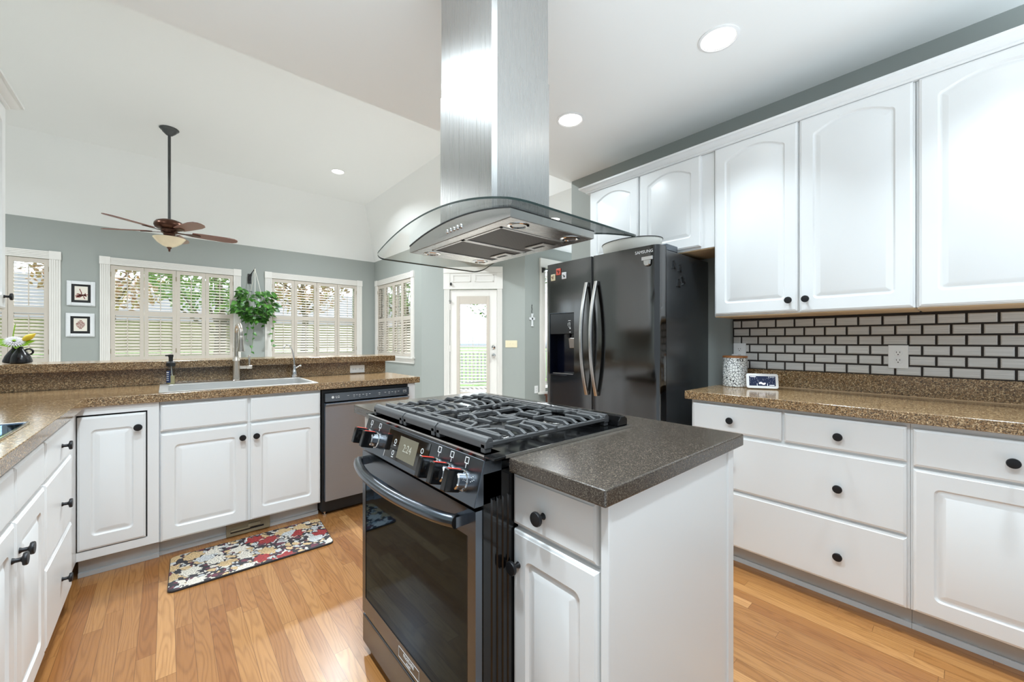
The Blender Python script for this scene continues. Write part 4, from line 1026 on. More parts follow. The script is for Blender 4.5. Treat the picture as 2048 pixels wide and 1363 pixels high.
for (y0, y1, k) in ((0.806, 1.058, 'side'), (1.061, 1.277, 'mid'), (1.280, 1.530, 'side')):
    build('grate', grate(y0, y1, k), M['iron'], rg, bevel=0.0018, seg=1)

# ================================================================== ISLAND HOOD
hd = thing('range_hood', 'stainless island hood with curved glass canopy over the range', 'range hood', (0.92, 1.165, 1.555))
HX0, HX1, HY0, HY1, HB = 0.739, 1.122, 0.858, 1.478, 1.555
yc_ = 1.168; RR = 1.35; ztop = 1.616
arcz = lambda y: ztop - RR + math.sqrt(RR * RR - (y - yc_) ** 2)
ys_ = [HY0 + (HY1 - HY0) * k / 24 for k in range(25)]
def sec(x): return [(x, y, arcz(y)) for y in ys_] + [(x, HY1, HB), (x, HY0, HB)]
def ringed(x, inset=0): return sec(x)
body = MB(); body.loops([sec(HX0), sec(HX1)], False, False)
L0 = sec(HX0); n = len(L0); body.add(L0, [tuple(range(n))]); L1 = sec(HX1); body.add(L1, [tuple(range(n))[::-1]])
build('canopy_body', body, M['hood_steel'], hd)
gk = MB(); gk.loops([[(HX0 - 0.002, y, arcz(y) - 0.001) for y in ys_] + [(HX0 - 0.002, y, arcz(y) + 0.003) for y in ys_[::-1]], [(HX1 + 0.002, y, arcz(y) - 0.001) for y in ys_] + [(HX1 + 0.002, y, arcz(y) + 0.003) for y in ys_[::-1]]])
build('gasket', gk, M['mblack'], hd)
# curved glass with rounded corners
GX0, GX1, GY0, GY1, gr = 0.648, 1.196, 0.716, 1.620, 0.05
def gl_outline():
    pts = []
    def seg_(p, q, k):
        for i in range(k): pts.append((p[0] + (q[0] - p[0]) * i / k, p[1] + (q[1] - p[1]) * i / k))
    def cor(cx_, cy_, a0):
        for i in range(6): a = a0 + PI / 2 * i / 6; pts.append((cx_ + gr * math.cos(a), cy_ + gr * math.sin(a)))
    seg_((GX0 + gr, GY0), (GX1 - gr, GY0), 4); cor(GX1 - gr, GY0 + gr, -PI / 2); seg_((GX1, GY0 + gr), (GX1, GY1 - gr), 28); cor(GX1 - gr, GY1 - gr, 0)
    seg_((GX1 - gr, GY1), (GX0 + gr, GY1), 4); cor(GX0 + gr, GY1 - gr, PI / 2); seg_((GX0, GY1 - gr), (GX0, GY0 + gr), 28); cor(GX0 + gr, GY0 + gr, PI)
    return pts
bm = bmesh.new()
ol = gl_outline()
# strips along y so that the sheet bends
def strip_sheet(dz):
    mb = MB(); nS = 48; rows = []
    for k in range(nS + 1):
        y = GY0 + (GY1 - GY0) * k / nS
        ins = 0.0
        if y < GY0 + gr: ins = gr - math.sqrt(max(gr * gr - (GY0 + gr - y) ** 2, 0))
        if y > GY1 - gr: ins = gr - math.sqrt(max(gr * gr - (y - GY1 + gr) ** 2, 0))
        rows.append([(GX0 + ins, y, arcz(y) + dz), (GX1 - ins, y, arcz(y) + dz)])
    mb.loops(rows, False, False, closed=False)
    return mb
bm.free()
gs = strip_sheet(0.003); up_ = strip_sheet(0.009); gs.add(up_.v, up_.f)
gobj = build('glass_canopy', gs, M['hglass'], hd, smooth=60)
ed = MB(); lo = [(x, y, arcz(y) + 0.003) for x, y in ol]; hi = [(x, y, arcz(y) + 0.009) for x, y in ol]
ed.loops([lo, hi], False, False)
build('glass_edge', ed, M['hedge'], hd)
# underside
un_ = MB()
for (q0, q1, q2, q3) in ((HX0 + 0.004, HX0 + 0.042, HY0 + 0.004, HY1 - 0.004), (HX1 - 0.042, HX1 - 0.004, HY0 + 0.004, HY1 - 0.004), (HX0 + 0.042, HX1 - 0.042, HY0 + 0.004, HY0 + 0.093), (HX0 + 0.042, HX1 - 0.042, HY1 - 0.104, HY1 - 0.004)):
    un_.box(q0, q1, q2, q3, HB - 0.002, HB + 0.001)
build('underside', un_, M['steel_x'], hd)
FX0, FX1, FY0, FY1 = HX0 + 0.042, HX1 - 0.042, HY0 + 0.093, HY1 - 0.104
for (f0, f1) in ((FY0, (FY0 + FY1) / 2 - 0.002), ((FY0 + FY1) / 2 + 0.002, FY1)):
    fr = MB()
    for (q0, q1, q2, q3) in ((FX0, FX0 + 0.008, f0, f1), (FX1 - 0.008, FX1, f0, f1), (FX0, FX1, f0, f0 + 0.008), (FX0, FX1, f1 - 0.008, f1)): fr.box(q0, q1, q2, q3, HB - 0.004, HB + 0.002)
    fo = build('filter_frame', fr, M['steel_x'], hd)
    build('filter_mesh', MB().box(FX0 + 0.006, FX1 - 0.006, f0 + 0.006, f1 - 0.006, HB - 0.0015, HB + 0.002), mesh_filter() if f0 == FY0 else bpy.data.materials['filter_mesh'], fo)
    lx = FX1 - 0.03
    la = MB().box(lx - 0.028, lx + 0.020, (f0 + f1) / 2 - 0.05, (f0 + f1) / 2 + 0.05, HB - 0.006, HB - 0.002)
    build('filter_latch', la, M['steel_x'], fo, bevel=0.002)
    build('latch_slot', MB().box(lx - 0.010, lx + 0.004, (f0 + f1) / 2 - 0.028, (f0 + f1) / 2 + 0.028, HB - 0.0068, HB - 0.0058), M['mblack'], fo)
for (x, y) in ((0.812, HY0 + 0.048), (1.052, HY0 + 0.048), (0.812, HY1 - 0.050), (1.052, HY1 - 0.050)):
    rl = MB().lathe([(0.018, 0.004), (0.026, 0.003), (0.031, 0), (0.034, -0.0005), (0.034, -0.003), (0.026, -0.0045), (0.022, -0.002), (0.018, 0.001)], (x, y, HB - 0.0005), seg=26)
    lo_ = build('lamp_ring', rl, M['chrome'], hd, smooth=35)
    build('lamp_lens', MB().lathe([(0, -0.0015), (0.021, -0.0015), (0.021, 0.001), (0, 0.001)], (x, y, HB - 0.001), seg=22), M['plate'] if y > 1.2 and x > 1 else M['steel'], lo_)
for k in range(5):
    build('button', MB().lathe([(0, 0), (0.0088, 0), (0.0085, 0.003), (0.007, 0.0045), (0, 0.0045)], (HX0 + 0.0005, 1.196 - k * 0.0215, 1.5815), (-1, 0, 0), seg=20), M['chrome'], hd, smooth=40)
# chimney
CX0, CX1, CY0, CY1 = 0.793, 1.047, 1.001, 1.331
def chim(i, z0, z1):
    m = MB(); a = 0.013
    o = [(CX0 + i, CY0 + i + a), (CX0 + i + 0.003, CY0 + i + a - 0.003), (CX0 + i + a - 0.003, CY0 + i + 0.003), (CX0 + i + a, CY0 + i), (CX1 - i, CY0 + i), (CX1 - i, CY1 - i), (CX0 + i, CY1 - i)]
    return m.loops([[(x, y, z0) for x, y in o], [(x, y, z1) for x, y in o]])
build('chimney_cover', chim(0, 1.612, 2.128), M['chim'], hd)
build('chimney_sleeve', chim(0.0025, 2.128, ZK), M['chim'], hd)

# ================================================================== REFRIGERATOR (faces -x)
fr_ = thing('refrigerator', 'black stainless side-by-side fridge with bowed bar handles', 'refrigerator', (2.55, 1.65, 0))
FZ = 1.770
build('case', MB().box(2.275, 2.872, 1.206, 2.094, 0.03, 1.752), M['fridge_side'], fr_, bevel=0.003)
build('base_grille', MB().box(2.25, 2.275, 1.215, 2.085, 0.0, 0.055), M['mblack'], fr_)
def fdoor(y0, y1, r0, r1, hole=None):
    """gently domed door front; r0, r1 edge rounding at y0 and y1"""
    def prof(k):
        y = y0 + (y1 - y0) * k
        return y
    ysn = [y0 + 0.0] + [y0 + r0 * (1 - math.cos(PI / 2 * i / 6)) for i in range(1, 7)] + [y0 + r0 + (y1 - y0 - r0 - r1) * i / 10 for i in range(1, 10)] + [y1 - r1 * (1 - math.cos(PI / 2 * i / 6)) for i in range(6, 0, -1)] + [y1]
    def xf(y):
        x = 2.163 + 0.010 * ((y - 1.65) / 0.45) ** 2
        if y < y0 + r0: d = (y0 + r0 - y); x += r0 - math.sqrt(max(r0 * r0 - d * d, 0))
        if y > y1 - r1: d = (y - y1 + r1); x += r1 - math.sqrt(max(r1 * r1 - d * d, 0))
        return x
    m = MB()
    if hole is None:
        m.loops([[(xf(y), y, z) for y in ysn] + [(2.262, y1, z), (2.262, y0, z)] for z in (0.06, FZ)])
    else:
        h0, h1, z0, z1 = hole
        ysn = sorted(set([y for y in ysn if not (h0 - 0.004 < y < h0 + 0.004 or h1 - 0.004 < y < h1 + 0.004)] + [h0, h1]))
        zs = [0.06, z0, z1, FZ]
        idx = len(ysn)
        vs = [(xf(y), y, z) for z in zs for y in ysn]
        fs = []
        for a in range(3):
            for b in range(idx - 1):
                if a == 1 and h0 - 1e-6 <= ysn[b] and ysn[b + 1] <= h1 + 1e-6: continue
                fs.append((a * idx + b, a * idx + b + 1, (a + 1) * idx + b + 1, (a + 1) * idx + b))
        m.add(vs, fs)
        m.add([(xf(y0), y0, 0.06), (2.262, y0, 0.06), (2.262, y0, FZ), (xf(y0), y0, FZ)], [(0, 1, 2, 3)]); m.add([(xf(y1), y1, 0.06), (2.262, y1, 0.06), (2.262, y1, FZ), (xf(y1), y1, FZ)], [(0, 1, 2, 3)])
        for z in (0.06, FZ): m.add([(xf(y), y, z) for y in ysn] + [(2.262, y1, z), (2.262, y0, z)], [tuple(range(idx + 2))])
        m.add([(2.262, y0, 0.06), (2.262, y1, 0.06), (2.262, y1, FZ), (2.262, y0, FZ)], [(0, 1, 2, 3)])
    return m, xf
m, xfr = fdoor(1.196, 1.660, 0.038, 0.006)
rd_ = build('door', m, M['bstain'], fr_, smooth=25)
HZ = (1.828, 2.062, 0.957, 1.402)
m, xfl = fdoor(1.672, 2.104, 0.006, 0.020, HZ)
ld_ = build('door', m, M['bstain'], fr_, smooth=25)
build('door_gasket', MB().box(2.205, 2.263, 1.6605, 1.6715, 0.06, FZ), M['void'], fr_)
build('door_edge_strip', MB().box(2.176, 2.26, 1.6695, 1.6725, 0.06, FZ - 0.002), M['steel'], ld_)
build('door_liner', MB().box(2.262, 2.275, 1.20, 2.10, 0.06, FZ - 0.01), M['mblack'], fr_)
hc = MB().box(2.18, 2.42, 1.20, 1.30, FZ, FZ + 0.012); hc.box(2.285, 2.41, 1.207, 1.262, 1.752, 1.782)
build('hinge_cover', MB().box(2.290, 2.43, 1.207, 1.275, 1.752, 1.792), M['bstain_r'], fr_, bevel=0.004)
def fhandle(y):
    n = 18; path = []
    L = []
    for k in range(n + 1):
        u = k / n; z = 0.836 + (1.597 - 0.836) * u; b = 1 - (2 * u - 1) ** 2
        xb = 2.150 - 0.062 * b
        w, d = 0.0125, 0.0085
        L.append([(xb - d, y - w * 0.6, z), (xb - d, y + w * 0.6, z), (xb - d * 0.4, y + w, z), (xb + d, y + w, z), (xb + d, y - w, z), (xb - d * 0.4, y - w, z)])
    m = MB().loops(L)
    for zz in (0.85, 1.583): m.box(2.146, 2.178, y - 0.009, y + 0.009, zz - 0.012, zz + 0.012)
    return m
build('door_handle', fhandle(1.627), M['steel'], rd_, smooth=30)
build('door_handle', fhandle(1.706), M['steel'], ld_, smooth=30)
# dispenser
h0, h1, z0, z1 = HZ
dp = MB(); xi = 2.172
dp.box(xi + 0.075, xi + 0.079, h0, h1, z0, 1.25); dp.box(xi, xi + 0.079, h0 - 0.0, h0 + 0.002, z0, 1.25); dp.box(xi, xi + 0.079, h1 - 0.002, h1, z0, 1.25); dp.box(xi, xi + 0.079, h0, h1, z0, z0 + 0.004)
di = build('dispenser_recess', dp, M['navy'], ld_)
build('dispenser_panel', MB().box(xi - 0.004, xi + 0.079, h0 + 0.001, h1 - 0.001, 1.25, z1 - 0.001), M['black'], ld_, bevel=0.003)
fr2 = MB()
for (q0, q1, q2, q3) in ((h0 - 0.005, h0, z0 - 0.005, z1 + 0.005), (h1, h1 + 0.005, z0 - 0.005, z1 + 0.005), (h0, h1, z0 - 0.005, z0), (h0, h1, z1, z1 + 0.004)): fr2.box(xi - 0.006, xi + 0.006, q0, q1, q2, q3)
build('dispenser_frame', fr2, M['bstain_r'], ld_)
pd = MB().loops([[(xi + 0.022, y, 1.222 - 0.0), (xi + 0.028, y, 1.222)] + [(xi + 0.040, y, 1.150), (xi + 0.032, y, 1.150)] for y in (1.850, 1.905)])
build('dispenser_paddle', pd, M['steel'], ld_, bevel=0.004)
build('dispenser_spout', MB().lathe([(0, 0), (0.016, 0), (0.020, 0.03), (0, 0.03)], (xi + 0.03, 1.905, 1.222)), M['mblack'], ld_, smooth=40)
build('drip_tray', MB().box(xi + 0.006, xi + 0.07, h0 + 0.02, h1 - 0.02, z0 + 0.004, z0 + 0.009), M['steel'], ld_)
pi = MB()
for (yy, zz, w, h) in ((1.872, 1.345, 0.022, 0.004), (1.872, 1.330, 0.016, 0.003), (1.868, 1.318, 0.004, 0.020), (1.884, 1.318, 0.004, 0.020), (1.872, 1.300, 0.020, 0.003), (1.866, 1.290, 0.010, 0.010), (1.866, 1.264, 0.012, 0.006)): pi.box(xi - 0.0048, xi - 0.0035, yy - w / 2, yy + w / 2, zz - h / 2, zz + h / 2)
build('panel_print', pi, M['white_mark'], ld_)
lg = text_mesh('SAMSUNG', 0.026, (xfr(1.275), 1.287, 1.735), (0.02, -1, 0), (0, 0, 1), (-1, 0, 0), lift=0.002); build('logo', lg, M['white_mark'], rd_)

# ================================================================== DISHWASHER (faces -y)
dw = thing('dishwasher', 'stainless dishwasher with dark control strip under the peninsula counter', 'dishwasher', (1.115, 3.15, 0))
build('tub', MB().box(0.802, 1.428, 2.905, 3.48, 0.03, 0.862), M['mblack'], dw)
Pd = frame_pt((0, 2.872, 0), (1, 0, 0), (0, -1, 0))
m = MB().loops([[Pd(a, z, n) for a in (0.815, 1.424)] + [Pd(a, z, -0.03) for a in (1.424, 0.815)] for z, n in ((0.108, 0.0), (0.748, 0.0), (0.756, 0.004), (0.764, 0.016), (0.770, 0.018), (0.774, 0.012), (0.776, -0.02))])
dd = build('door', m, M['dw_steel'], dw, smooth=30)
m = MB().loops([[Pd(a, z, n) for a in (0.813, 1.426)] + [Pd(a, z, -0.04) for a in (1.426, 0.813)] for z, n in ((0.784, -0.004), (0.786, 0.006), (0.842, 0.004), (0.844, -0.004))])
pn = build('control_strip', m, M['bstain_r'], dw, smooth=30)
c0 = lambda a, z: Pd(a, z, 0.006)
lg = MB().lathe([(0, 0), (0.0085, 0), (0.0085, 0.001), (0, 0.001)], c0(0.862, 0.814), (0, -1, 0), seg=20)
t2 = text_mesh('LG', 0.022, c0(0.894, 0.814), (1, 0, 0), (0, 0, 1), (0, -1, 0)); lg.add(t2.v, t2.f); build('logo', lg, M['white_mark'], pn)
m = MB()
for i, a in enumerate((0.965, 1.005, 1.025, 1.045, 1.070, 1.095, 1.118, 1.19, 1.235, 1.265, 1.29, 1.315, 1.34, 1.39)):
    pbox(m, Pd, a - 0.006, a + 0.006, 0.8165, 0.8185, 0.003, 0.0075); 
    if i % 2: pbox(m, Pd, a - 0.004, a + 0.004, 0.806, 0.8075, 0.003, 0.0075)
for (q0, q1, q2, q3) in ((1.378, 1.402, 0.806, 0.8068), (1.378, 1.402, 0.8232, 0.824), (1.378, 1.3788, 0.806, 0.824), (1.4012, 1.402, 0.806, 0.824)): pbox(m, Pd, q0, q1, q2, q3, 0.003, 0.0075)
build('panel_print', m, M['white_mark'], pn)
build('toe_panel', MB().box(0.815, 1.424, 2.930, 2.95, 0.012, 0.100), M['mblack'], dw)
m = MB().lathe([(0, 0), (0.016, 0), (0.016, 0.01), (0.007, 0.012), (0.007, 0.05), (0, 0.05)], (0.825, 2.925, 0)); build('levelling_foot', m, M['nickel'], dw, smooth=40)

# ================================================================== COOKTOP on the left counter
lc = thing('cooktop', 'black glass cooktop with steel rim set in the left counter', 'cooktop', (-0.6, 1.77, 0.914))
build('glass', MB().box(-0.83, -0.366, 1.40, 2.138, 0.9145, 0.918), M['ovenglass'], lc)
m = MB()
for (q0, q1, q2, q3) in ((-0.838, -0.83, 1.392, 2.146), (-0.366, -0.358, 1.392, 2.146), (-0.83, -0.366, 1.392, 1.40), (-0.83, -0.366, 2.138, 2.146)): m.box(q0, q1, q2, q3, 0.9142, 0.921)
build('rim', m, M['chrome'], lc, bevel=0.0015)
# ================================================================== SINK AND TAPS
sk = thing('sink', 'wide stainless drop-in sink in the peninsula counter', 'sink', (0.377, 3.2, 0.914))
def rrect(x0, x1, y0, y1, r, z):
    pts = []
    for (cx_, cy_, a0) in ((x0 + r, y0 + r, PI), (x1 - r, y0 + r, 1.5 * PI), (x1 - r, y1 - r, 0), (x0 + r, y1 - r, PI / 2)):
        for k in range(7):
            a = a0 + PI / 2 * k / 6; pts.append((cx_ + r * math.cos(a), cy_ + r * math.sin(a), z))
    return pts
m = MB()
m.loops([rrect(-0.032, 0.786, 2.917, 3.497, 0.012, 0.9145), rrect(-0.032, 0.786, 2.917, 3.497, 0.012, 0.9165), rrect(-0.030, 0.784, 2.919, 3.495, 0.012, 0.9175),
         rrect(0.006, 0.764, 2.950, 3.402, 0.035, 0.9175), rrect(0.009, 0.761, 2.953, 3.399, 0.035, 0.914), rrect(0.013, 0.757, 2.957, 3.395, 0.04, 0.74), rrect(0.03, 0.74, 2.975, 3.377, 0.05, 0.722)], False, True)
build('basin', m, M['sink_steel'], sk, smooth=35)
build('drain', MB().lathe([(0, 0), (0.05, 0), (0.055, 0.003), (0.04, 0.004), (0.035, 0.001), (0, 0.001)], (0.38, 3.2, 0.7225)), M['chrome'], sk, smooth=40)
fc = thing('faucet', 'brushed nickel pull-down kitchen faucet rising above the sink', 'faucet', (0.376, 3.428, 0.918))
fx, fy = 0.376, 3.428
build('base', MB().lathe([(0, 0), (0.0265, 0), (0.0265, 0.004), (0.0235, 0.008), (0.0235, 0.138), (0.0245, 0.142), (0.0215, 0.152), (0.015, 0.168), (0.0145, 0.176), (0, 0.176)], (fx, fy, 0.9178), seg=28), M['nickel'], fc, smooth=30)
pth = [(fx, fy, 1.085), (fx, fy, 1.22)]
for k in range(13):
    a = PI * k / 12; pth.append((fx + 0.010 * (1 - math.cos(a)) / 2, fy - 0.075 * (1 - math.cos(a)), 1.255 + 0.062 * math.sin(a)))
pth += [(fx + 0.010, fy - 0.150, 1.235)]
build('spout', MB().tube(pth, [0.0128] * 2 + [0.0125] * 12 + [0.0125, 0.0125], seg=18), M['nickel'], fc, smooth=50)
build('spray_head', MB().lathe([(0, 0.002), (0.0125, 0.002), (0.013, 0), (0.0148, -0.004), (0.0155, -0.03), (0.019, -0.07), (0.0225, -0.098), (0.0228, -0.104), (0.020, -0.108), (0, -0.108)], (fx + 0.010, fy - 0.150, 1.235), (0.0, -0.06, 1), seg=26), M['nickel'], fc, smooth=35)
h = MB().lathe([(0, 0.018), (0.0125, 0.018), (0.0125, 0.058), (0.0115, 0.059), (0.0115, 0.061), (0.0138, 0.062), (0.0138, 0.092), (0.012, 0.095), (0, 0.095)], (fx, fy, 1.012), (1, 0, 0), seg=22)
h.lathe([(0, 0), (0.0062, 0), (0.0078, 0.02), (0.0082, 0.072), (0.006, 0.078), (0, 0.078)], (fx + 0.078, fy, 1.020), (0, 0, 1), seg=16)
build('lever', h, M['nickel'], fc, smooth=35)
wf = thing('water_tap', 'slim chrome filtered-water tap with gooseneck right of the sink', 'faucet', (0.747, 3.428, 0.918))
build('base', MB().lathe([(0, 0), (0.019, 0), (0.019, 0.012), (0.022, 0.016), (0.022, 0.022), (0.018, 0.026), (0.0165, 0.05), (0.012, 0.06), (0.012, 0.092), (0.006, 0.098), (0, 0.098)], (0.747, 3.428, 0.9178), seg=24), M['chrome'], wf, smooth=35)
pth = [(0.747, 3.428, 1.01), (0.746, 3.428, 1.07)]
for k in range(11):
    u = k / 10; a = PI * 0.95 * u; pth.append((0.744 - 0.033 * (1 - math.cos(a)) - 0.004 * u, 3.452 - 0.02 * u, 1.105 + 0.07 * math.sin(a) ** 1.0 * (1 if a < PI / 2 else 1) - 0.0 * u))
pth = [(0.747, 3.428, 1.005), (0.745, 3.428, 1.05), (0.740, 3.426, 1.09), (0.732, 3.424, 1.125), (0.720, 3.421, 1.152), (0.706, 3.418, 1.168), (0.692, 3.416, 1.172), (0.680, 3.414, 1.164), (0.673, 3.412, 1.150), (0.671, 3.412, 1.142)]
build('spout', MB().tube(pth, [0.0052] * 8 + [0.006, 0.006], seg=12), M['chrome'], wf, smooth=50)
h = MB().tube([(0.758, 3.428, 0.990), (0.775, 3.426, 1.002), (0.789, 3.424, 1.012)], [0.008, 0.0065, 0.005], seg=10); h.ball((0.791, 3.424, 1.006), (0.008, 0.008, 0.009))
build('lever', h, M['chrome'], wf, smooth=40)
sp = thing('soap_bottle', 'clear hand soap bottle with black pump and navy label', 'bottle', (0.022, 3.426, 0.918))
bx, by, bz = 0.022, 3.426, 0.9178
build('bottle', MB().lathe([(0, 0), (0.020, 0), (0.022, 0.004), (0.022, 0.095), (0.019, 0.112), (0.012, 0.122), (0, 0.122)], (bx, by, bz), seg=24), M['bottle'], sp, smooth=35)
build('soap', MB().lathe([(0, 0.002), (0.0195, 0.002), (0.0195, 0.055), (0, 0.055)], (bx, by, bz), seg=20), M['amber'], sp, smooth=35)
lb = MB(); ls = [[(bx + 0.0224 * math.cos(a), by + 0.0224 * math.sin(a), bz + z) for a in [math.radians(d) for d in range(175, 266, 6)]] for z in (0.012, 0.090)]
lb.loops(ls, False, False, closed=False); build('label', lb, M['blue'], sp, smooth=40)
lb = MB()
for k in range(5):
    ls = [[(bx + 0.0227 * math.cos(a), by + 0.0227 * math.sin(a), bz + z) for a in [math.radians(d) for d in range(196, 246, 6)]] for z in (0.026 + k * 0.012, 0.030 + k * 0.012 + (0.004 if k == 4 else 0))]
    lb.loops(ls, False, False, closed=False)
build('label_print', lb, M['white_mark'], sp)
build('pump', MB().lathe([(0, 0.118), (0.024, 0.118), (0.024, 0.140), (0.016, 0.146), (0.011, 0.150), (0.011, 0.176), (0.0135, 0.178), (0.0135, 0.193), (0, 0.195)], (bx, by, bz), seg=22).box(bx - 0.028, bx, by - 0.006, by + 0.006, bz + 0.183, bz + 0.192), M['mblack'], sp, smooth=35)
tb = MB().tube([(bx + 0.002, by, bz + 0.12), (bx + 0.006, by, bz + 0.06), (bx + 0.012, by, bz + 0.006)], 0.002, seg=8); build('dip_tube', tb, M['plate'], sp)

# ================================================================== OUTLETS AND SWITCHES
def plate(name, label, o, ua, ub, un, w, h, kind, m='plate', cat='outlet'):
    o, ua, ub, un = map(Vector, (o, ua, ub, un))
    t = thing(name, label, cat, tuple(o))
    ob = lambda mb, a, b, n, wa, wb, wn: mb.obox(o + ua * a + ub * b + un * n, ua * wa / 2, ub * wb / 2, un * wn / 2)
    build('cover', ob(MB(), 0, 0, 0.003, w, h, 0.006), M[m], t, bevel=0.002)
    if kind == 'outlet':
        for s in (-1, 1):
            c = o + ub * (s * 0.0195 * h / 0.118)
            k = MB().lathe([(0, 0), (0.0165, 0), (0.016, 0.0022), (0, 0.0022)], c + un * 0.006, un, seg=22)
            rc = build('receptacle', k, M[m], t, smooth=30)
            sl = MB()
            for a in (-0.0065, 0.0065): sl.obox(c + ua * a + ub * 0.004 + un * 0.0083, ua * 0.0011, ub * 0.004, un * 0.0004)
            sl.obox(c - ub * 0.008 + un * 0.0083, ua * 0.0024, ub * 0.0024, un * 0.0004)
            build('slots', sl, M['void'], rc)
    elif kind == 'quad':
        for s in (-1, 1):
            c = o + ua * (s * 0.029)
            sl = MB()
            for a in (-0.010, 0.010):
                for q in (-0.004, 0.004): sl.obox(c + ua * a + ub * q + un * 0.0066, ua * 0.0035, ub * 0.0009, un * 0.0004)
                sl.obox(c + ua * (a + 0.008) + un * 0.0066, ua * 0.0016, ub * 0.0016, un * 0.0004)
            build('slots', sl, M['void'], t)
    elif kind == 'switch':
        n = 4
        for i in range(n):
            c = o + ua * ((i - (n - 1) / 2) * w / n)
            build('toggle', MB().obox(c + un * 0.011 + ub * 0.004, ua * 0.004, ub * 0.006, un * 0.006), M[m], t, bevel=0.001)
    return t
plate('wall_outlet', 'white duplex outlet on the tile backsplash', (2.8655, 0.245, 1.118), (0, -1, 0), (0, 0, 1), (-1, 0, 0), 0.076, 0.120, 'outlet')
ot = plate('wall_outlet', 'white outlet with plugged-in charger behind the patterned canister', (2.8655, 1.000, 1.125), (0, -1, 0), (0, 0, 1), (-1, 0, 0), 0.076, 0.120, 'outlet')
build('charger', MB().box(2.81, 2.8575, 0.992, 1.032, 1.072, 1.114), M['plate'], ot, bevel=0.004)
plate('wall_outlet', 'white horizontal outlet on the speckled bar splash', (1.262, 3.5203, 0.956), (1, 0, 0), (0, 0, 1), (0, -1, 0), 0.125, 0.066, 'quad')
plate('switch_plate', 'cream four-toggle switch plate right of the glazed door', D(1.46, 1.153, 0.0005), (R2, -R2, 0), (0, 0, 1), (-R2, -R2, 0), 0.19, 0.112, 'switch', 'cream', 'switch')
plate('wall_outlet', 'small white outlet low on the nook wall by the curtain', (4.553, 4.6445, 0.41), (1, 0, 0), (0, 0, 1), (0, -1, 0), 0.076, 0.120, 'outlet')

# ================================================================== TOE-KICK VENT AND MAT
vv = thing('floor_vent', 'tan metal heating vent in the toe kick above the mat', 'vent', (0.385, 2.97, 0))
build('frame', MB().box(0.275, 0.505, 2.960, 2.987, 0.004, 0.094), M['vent'], vv, bevel=0.003)
m = MB().box(0.300, 0.480, 2.955, 2.961, 0.070, 0.082); m.box(0.295, 0.395, 2.948, 2.961, 0.034, 0.045); m.box(0.385, 0.45, 2.944, 2.961, 0.043, 0.062)
build('damper', m, M['vent'], vv, bevel=0.002)
build('slot', MB().box(0.295, 0.47, 2.9585, 2.961, 0.024, 0.034), M['mblack'], vv)
mt = thing('kitchen_mat', 'floral cushioned mat lying before the sink cabinet', 'mat', (0.385, 2.69, 0))
def mpt(u, v):   # slightly turned rectangle
    a = Vector((0.002, 2.492)); b = Vector((0.752, 2.476)); c_ = Vector((0.776, 2.872)); d_ = Vector((0.016, 2.884))
    return a * (1 - u) * (1 - v) + b * u * (1 - v) + c_ * u * v + d_ * (1 - u) * v
def mloop(i, z, r=0.025):
    w, h = 0.755, 0.395; pts = []
    for (cx_, cy_, a0) in ((i + r, i + r, PI), (w - i - r, i + r, 1.5 * PI), (w - i - r, h - i - r, 0), (i + r, h - i - r, PI / 2)):
        for k in range(6):
            a = a0 + PI / 2 * k / 5; p = mpt((cx_ + r * math.cos(a)) / w, (cy_ + r * math.sin(a)) / h); pts.append((p.x, p.y, z))
    return pts
build('foam_base', MB().loops([mloop(0.003, 0.0004), mloop(0.0, 0.003), mloop(0.0, 0.009), mloop(0.004, 0.0115)]), M['rubber'], mt, smooth=40)
build('printed_top', MB().loops([mloop(0.003, 0.0112), mloop(0.006, 0.0128), mloop(0.02, 0.0135)]), M['floral'], mt, smooth=40)

# ================================================================== ON THE RIGHT COUNTER
cn = thing('canister', 'white canister with black doodle print and wooden lid', 'canister', (2.72, 0.985, 0.914))
build('jar', MB().lathe([(0, 0), (0.066, 0), (0.069, 0.004), (0.069, 0.176), (0.067, 0.180), (0, 0.180)], (2.72, 0.978, 0.9145), seg=40), M['doodle'], cn, smooth=35)
build('lid', MB().lathe([(0, 0.180), (0.067, 0.180), (0.070, 0.182), (0.070, 0.190), (0.068, 0.192), (0, 0.192)], (2.72, 0.978, 0.9145), seg=40), M['lidwood'], cn, smooth=35)
sd = thing('smart_display', 'small white smart display with dark screen beside the canister', 'display', (2.70, 0.80, 0.914))
fwd = Vector((-0.88, -0.475, 0)).normalized(); sa = Vector((fwd.y, -fwd.x, 0)) ; sa = Vector((-fwd.y, fwd.x, 0)) * -1
if sa.y > 0: sa = -sa
tl = math.radians(12); ub2 = (Vector((0, 0, 1)) * math.cos(tl) - fwd * math.sin(tl)); un2 = (fwd * math.cos(tl) + Vector((0, 0, 1)) * math.sin(tl))
so_ = Vector((2.665, 0.806, 0.9155)); Wd, Hd = 0.165, 0.088
def spanel(mb, a0, a1, b0, b1, n0, n1, r):
    def lp(n, i):
        pts = []
        for (ca, cb, q) in ((a0 + i + r, b0 + i + r, PI), (a1 - i - r, b0 + i + r, 1.5 * PI), (a1 - i - r, b1 - i - r, 0), (a0 + i + r, b1 - i - r, PI / 2)):
            for k in range(5):
                t_ = q + PI / 2 * k / 4; pts.append(so_ + sa * (ca + r * math.cos(t_)) + ub2 * (cb + r * math.sin(t_)) + un2 * n)
        return pts
    return mb.loops([lp(n0, 0.0), lp(n1 - 0.002, 0.0), lp(n1, 0.0015)])
build('body', spanel(MB(), -Wd / 2, Wd / 2, 0.004, 0.004 + Hd, -0.012, 0.0, 0.012), M['plate'], sd, smooth=35)
m = MB(); bk = so_ - un2 * 0.012
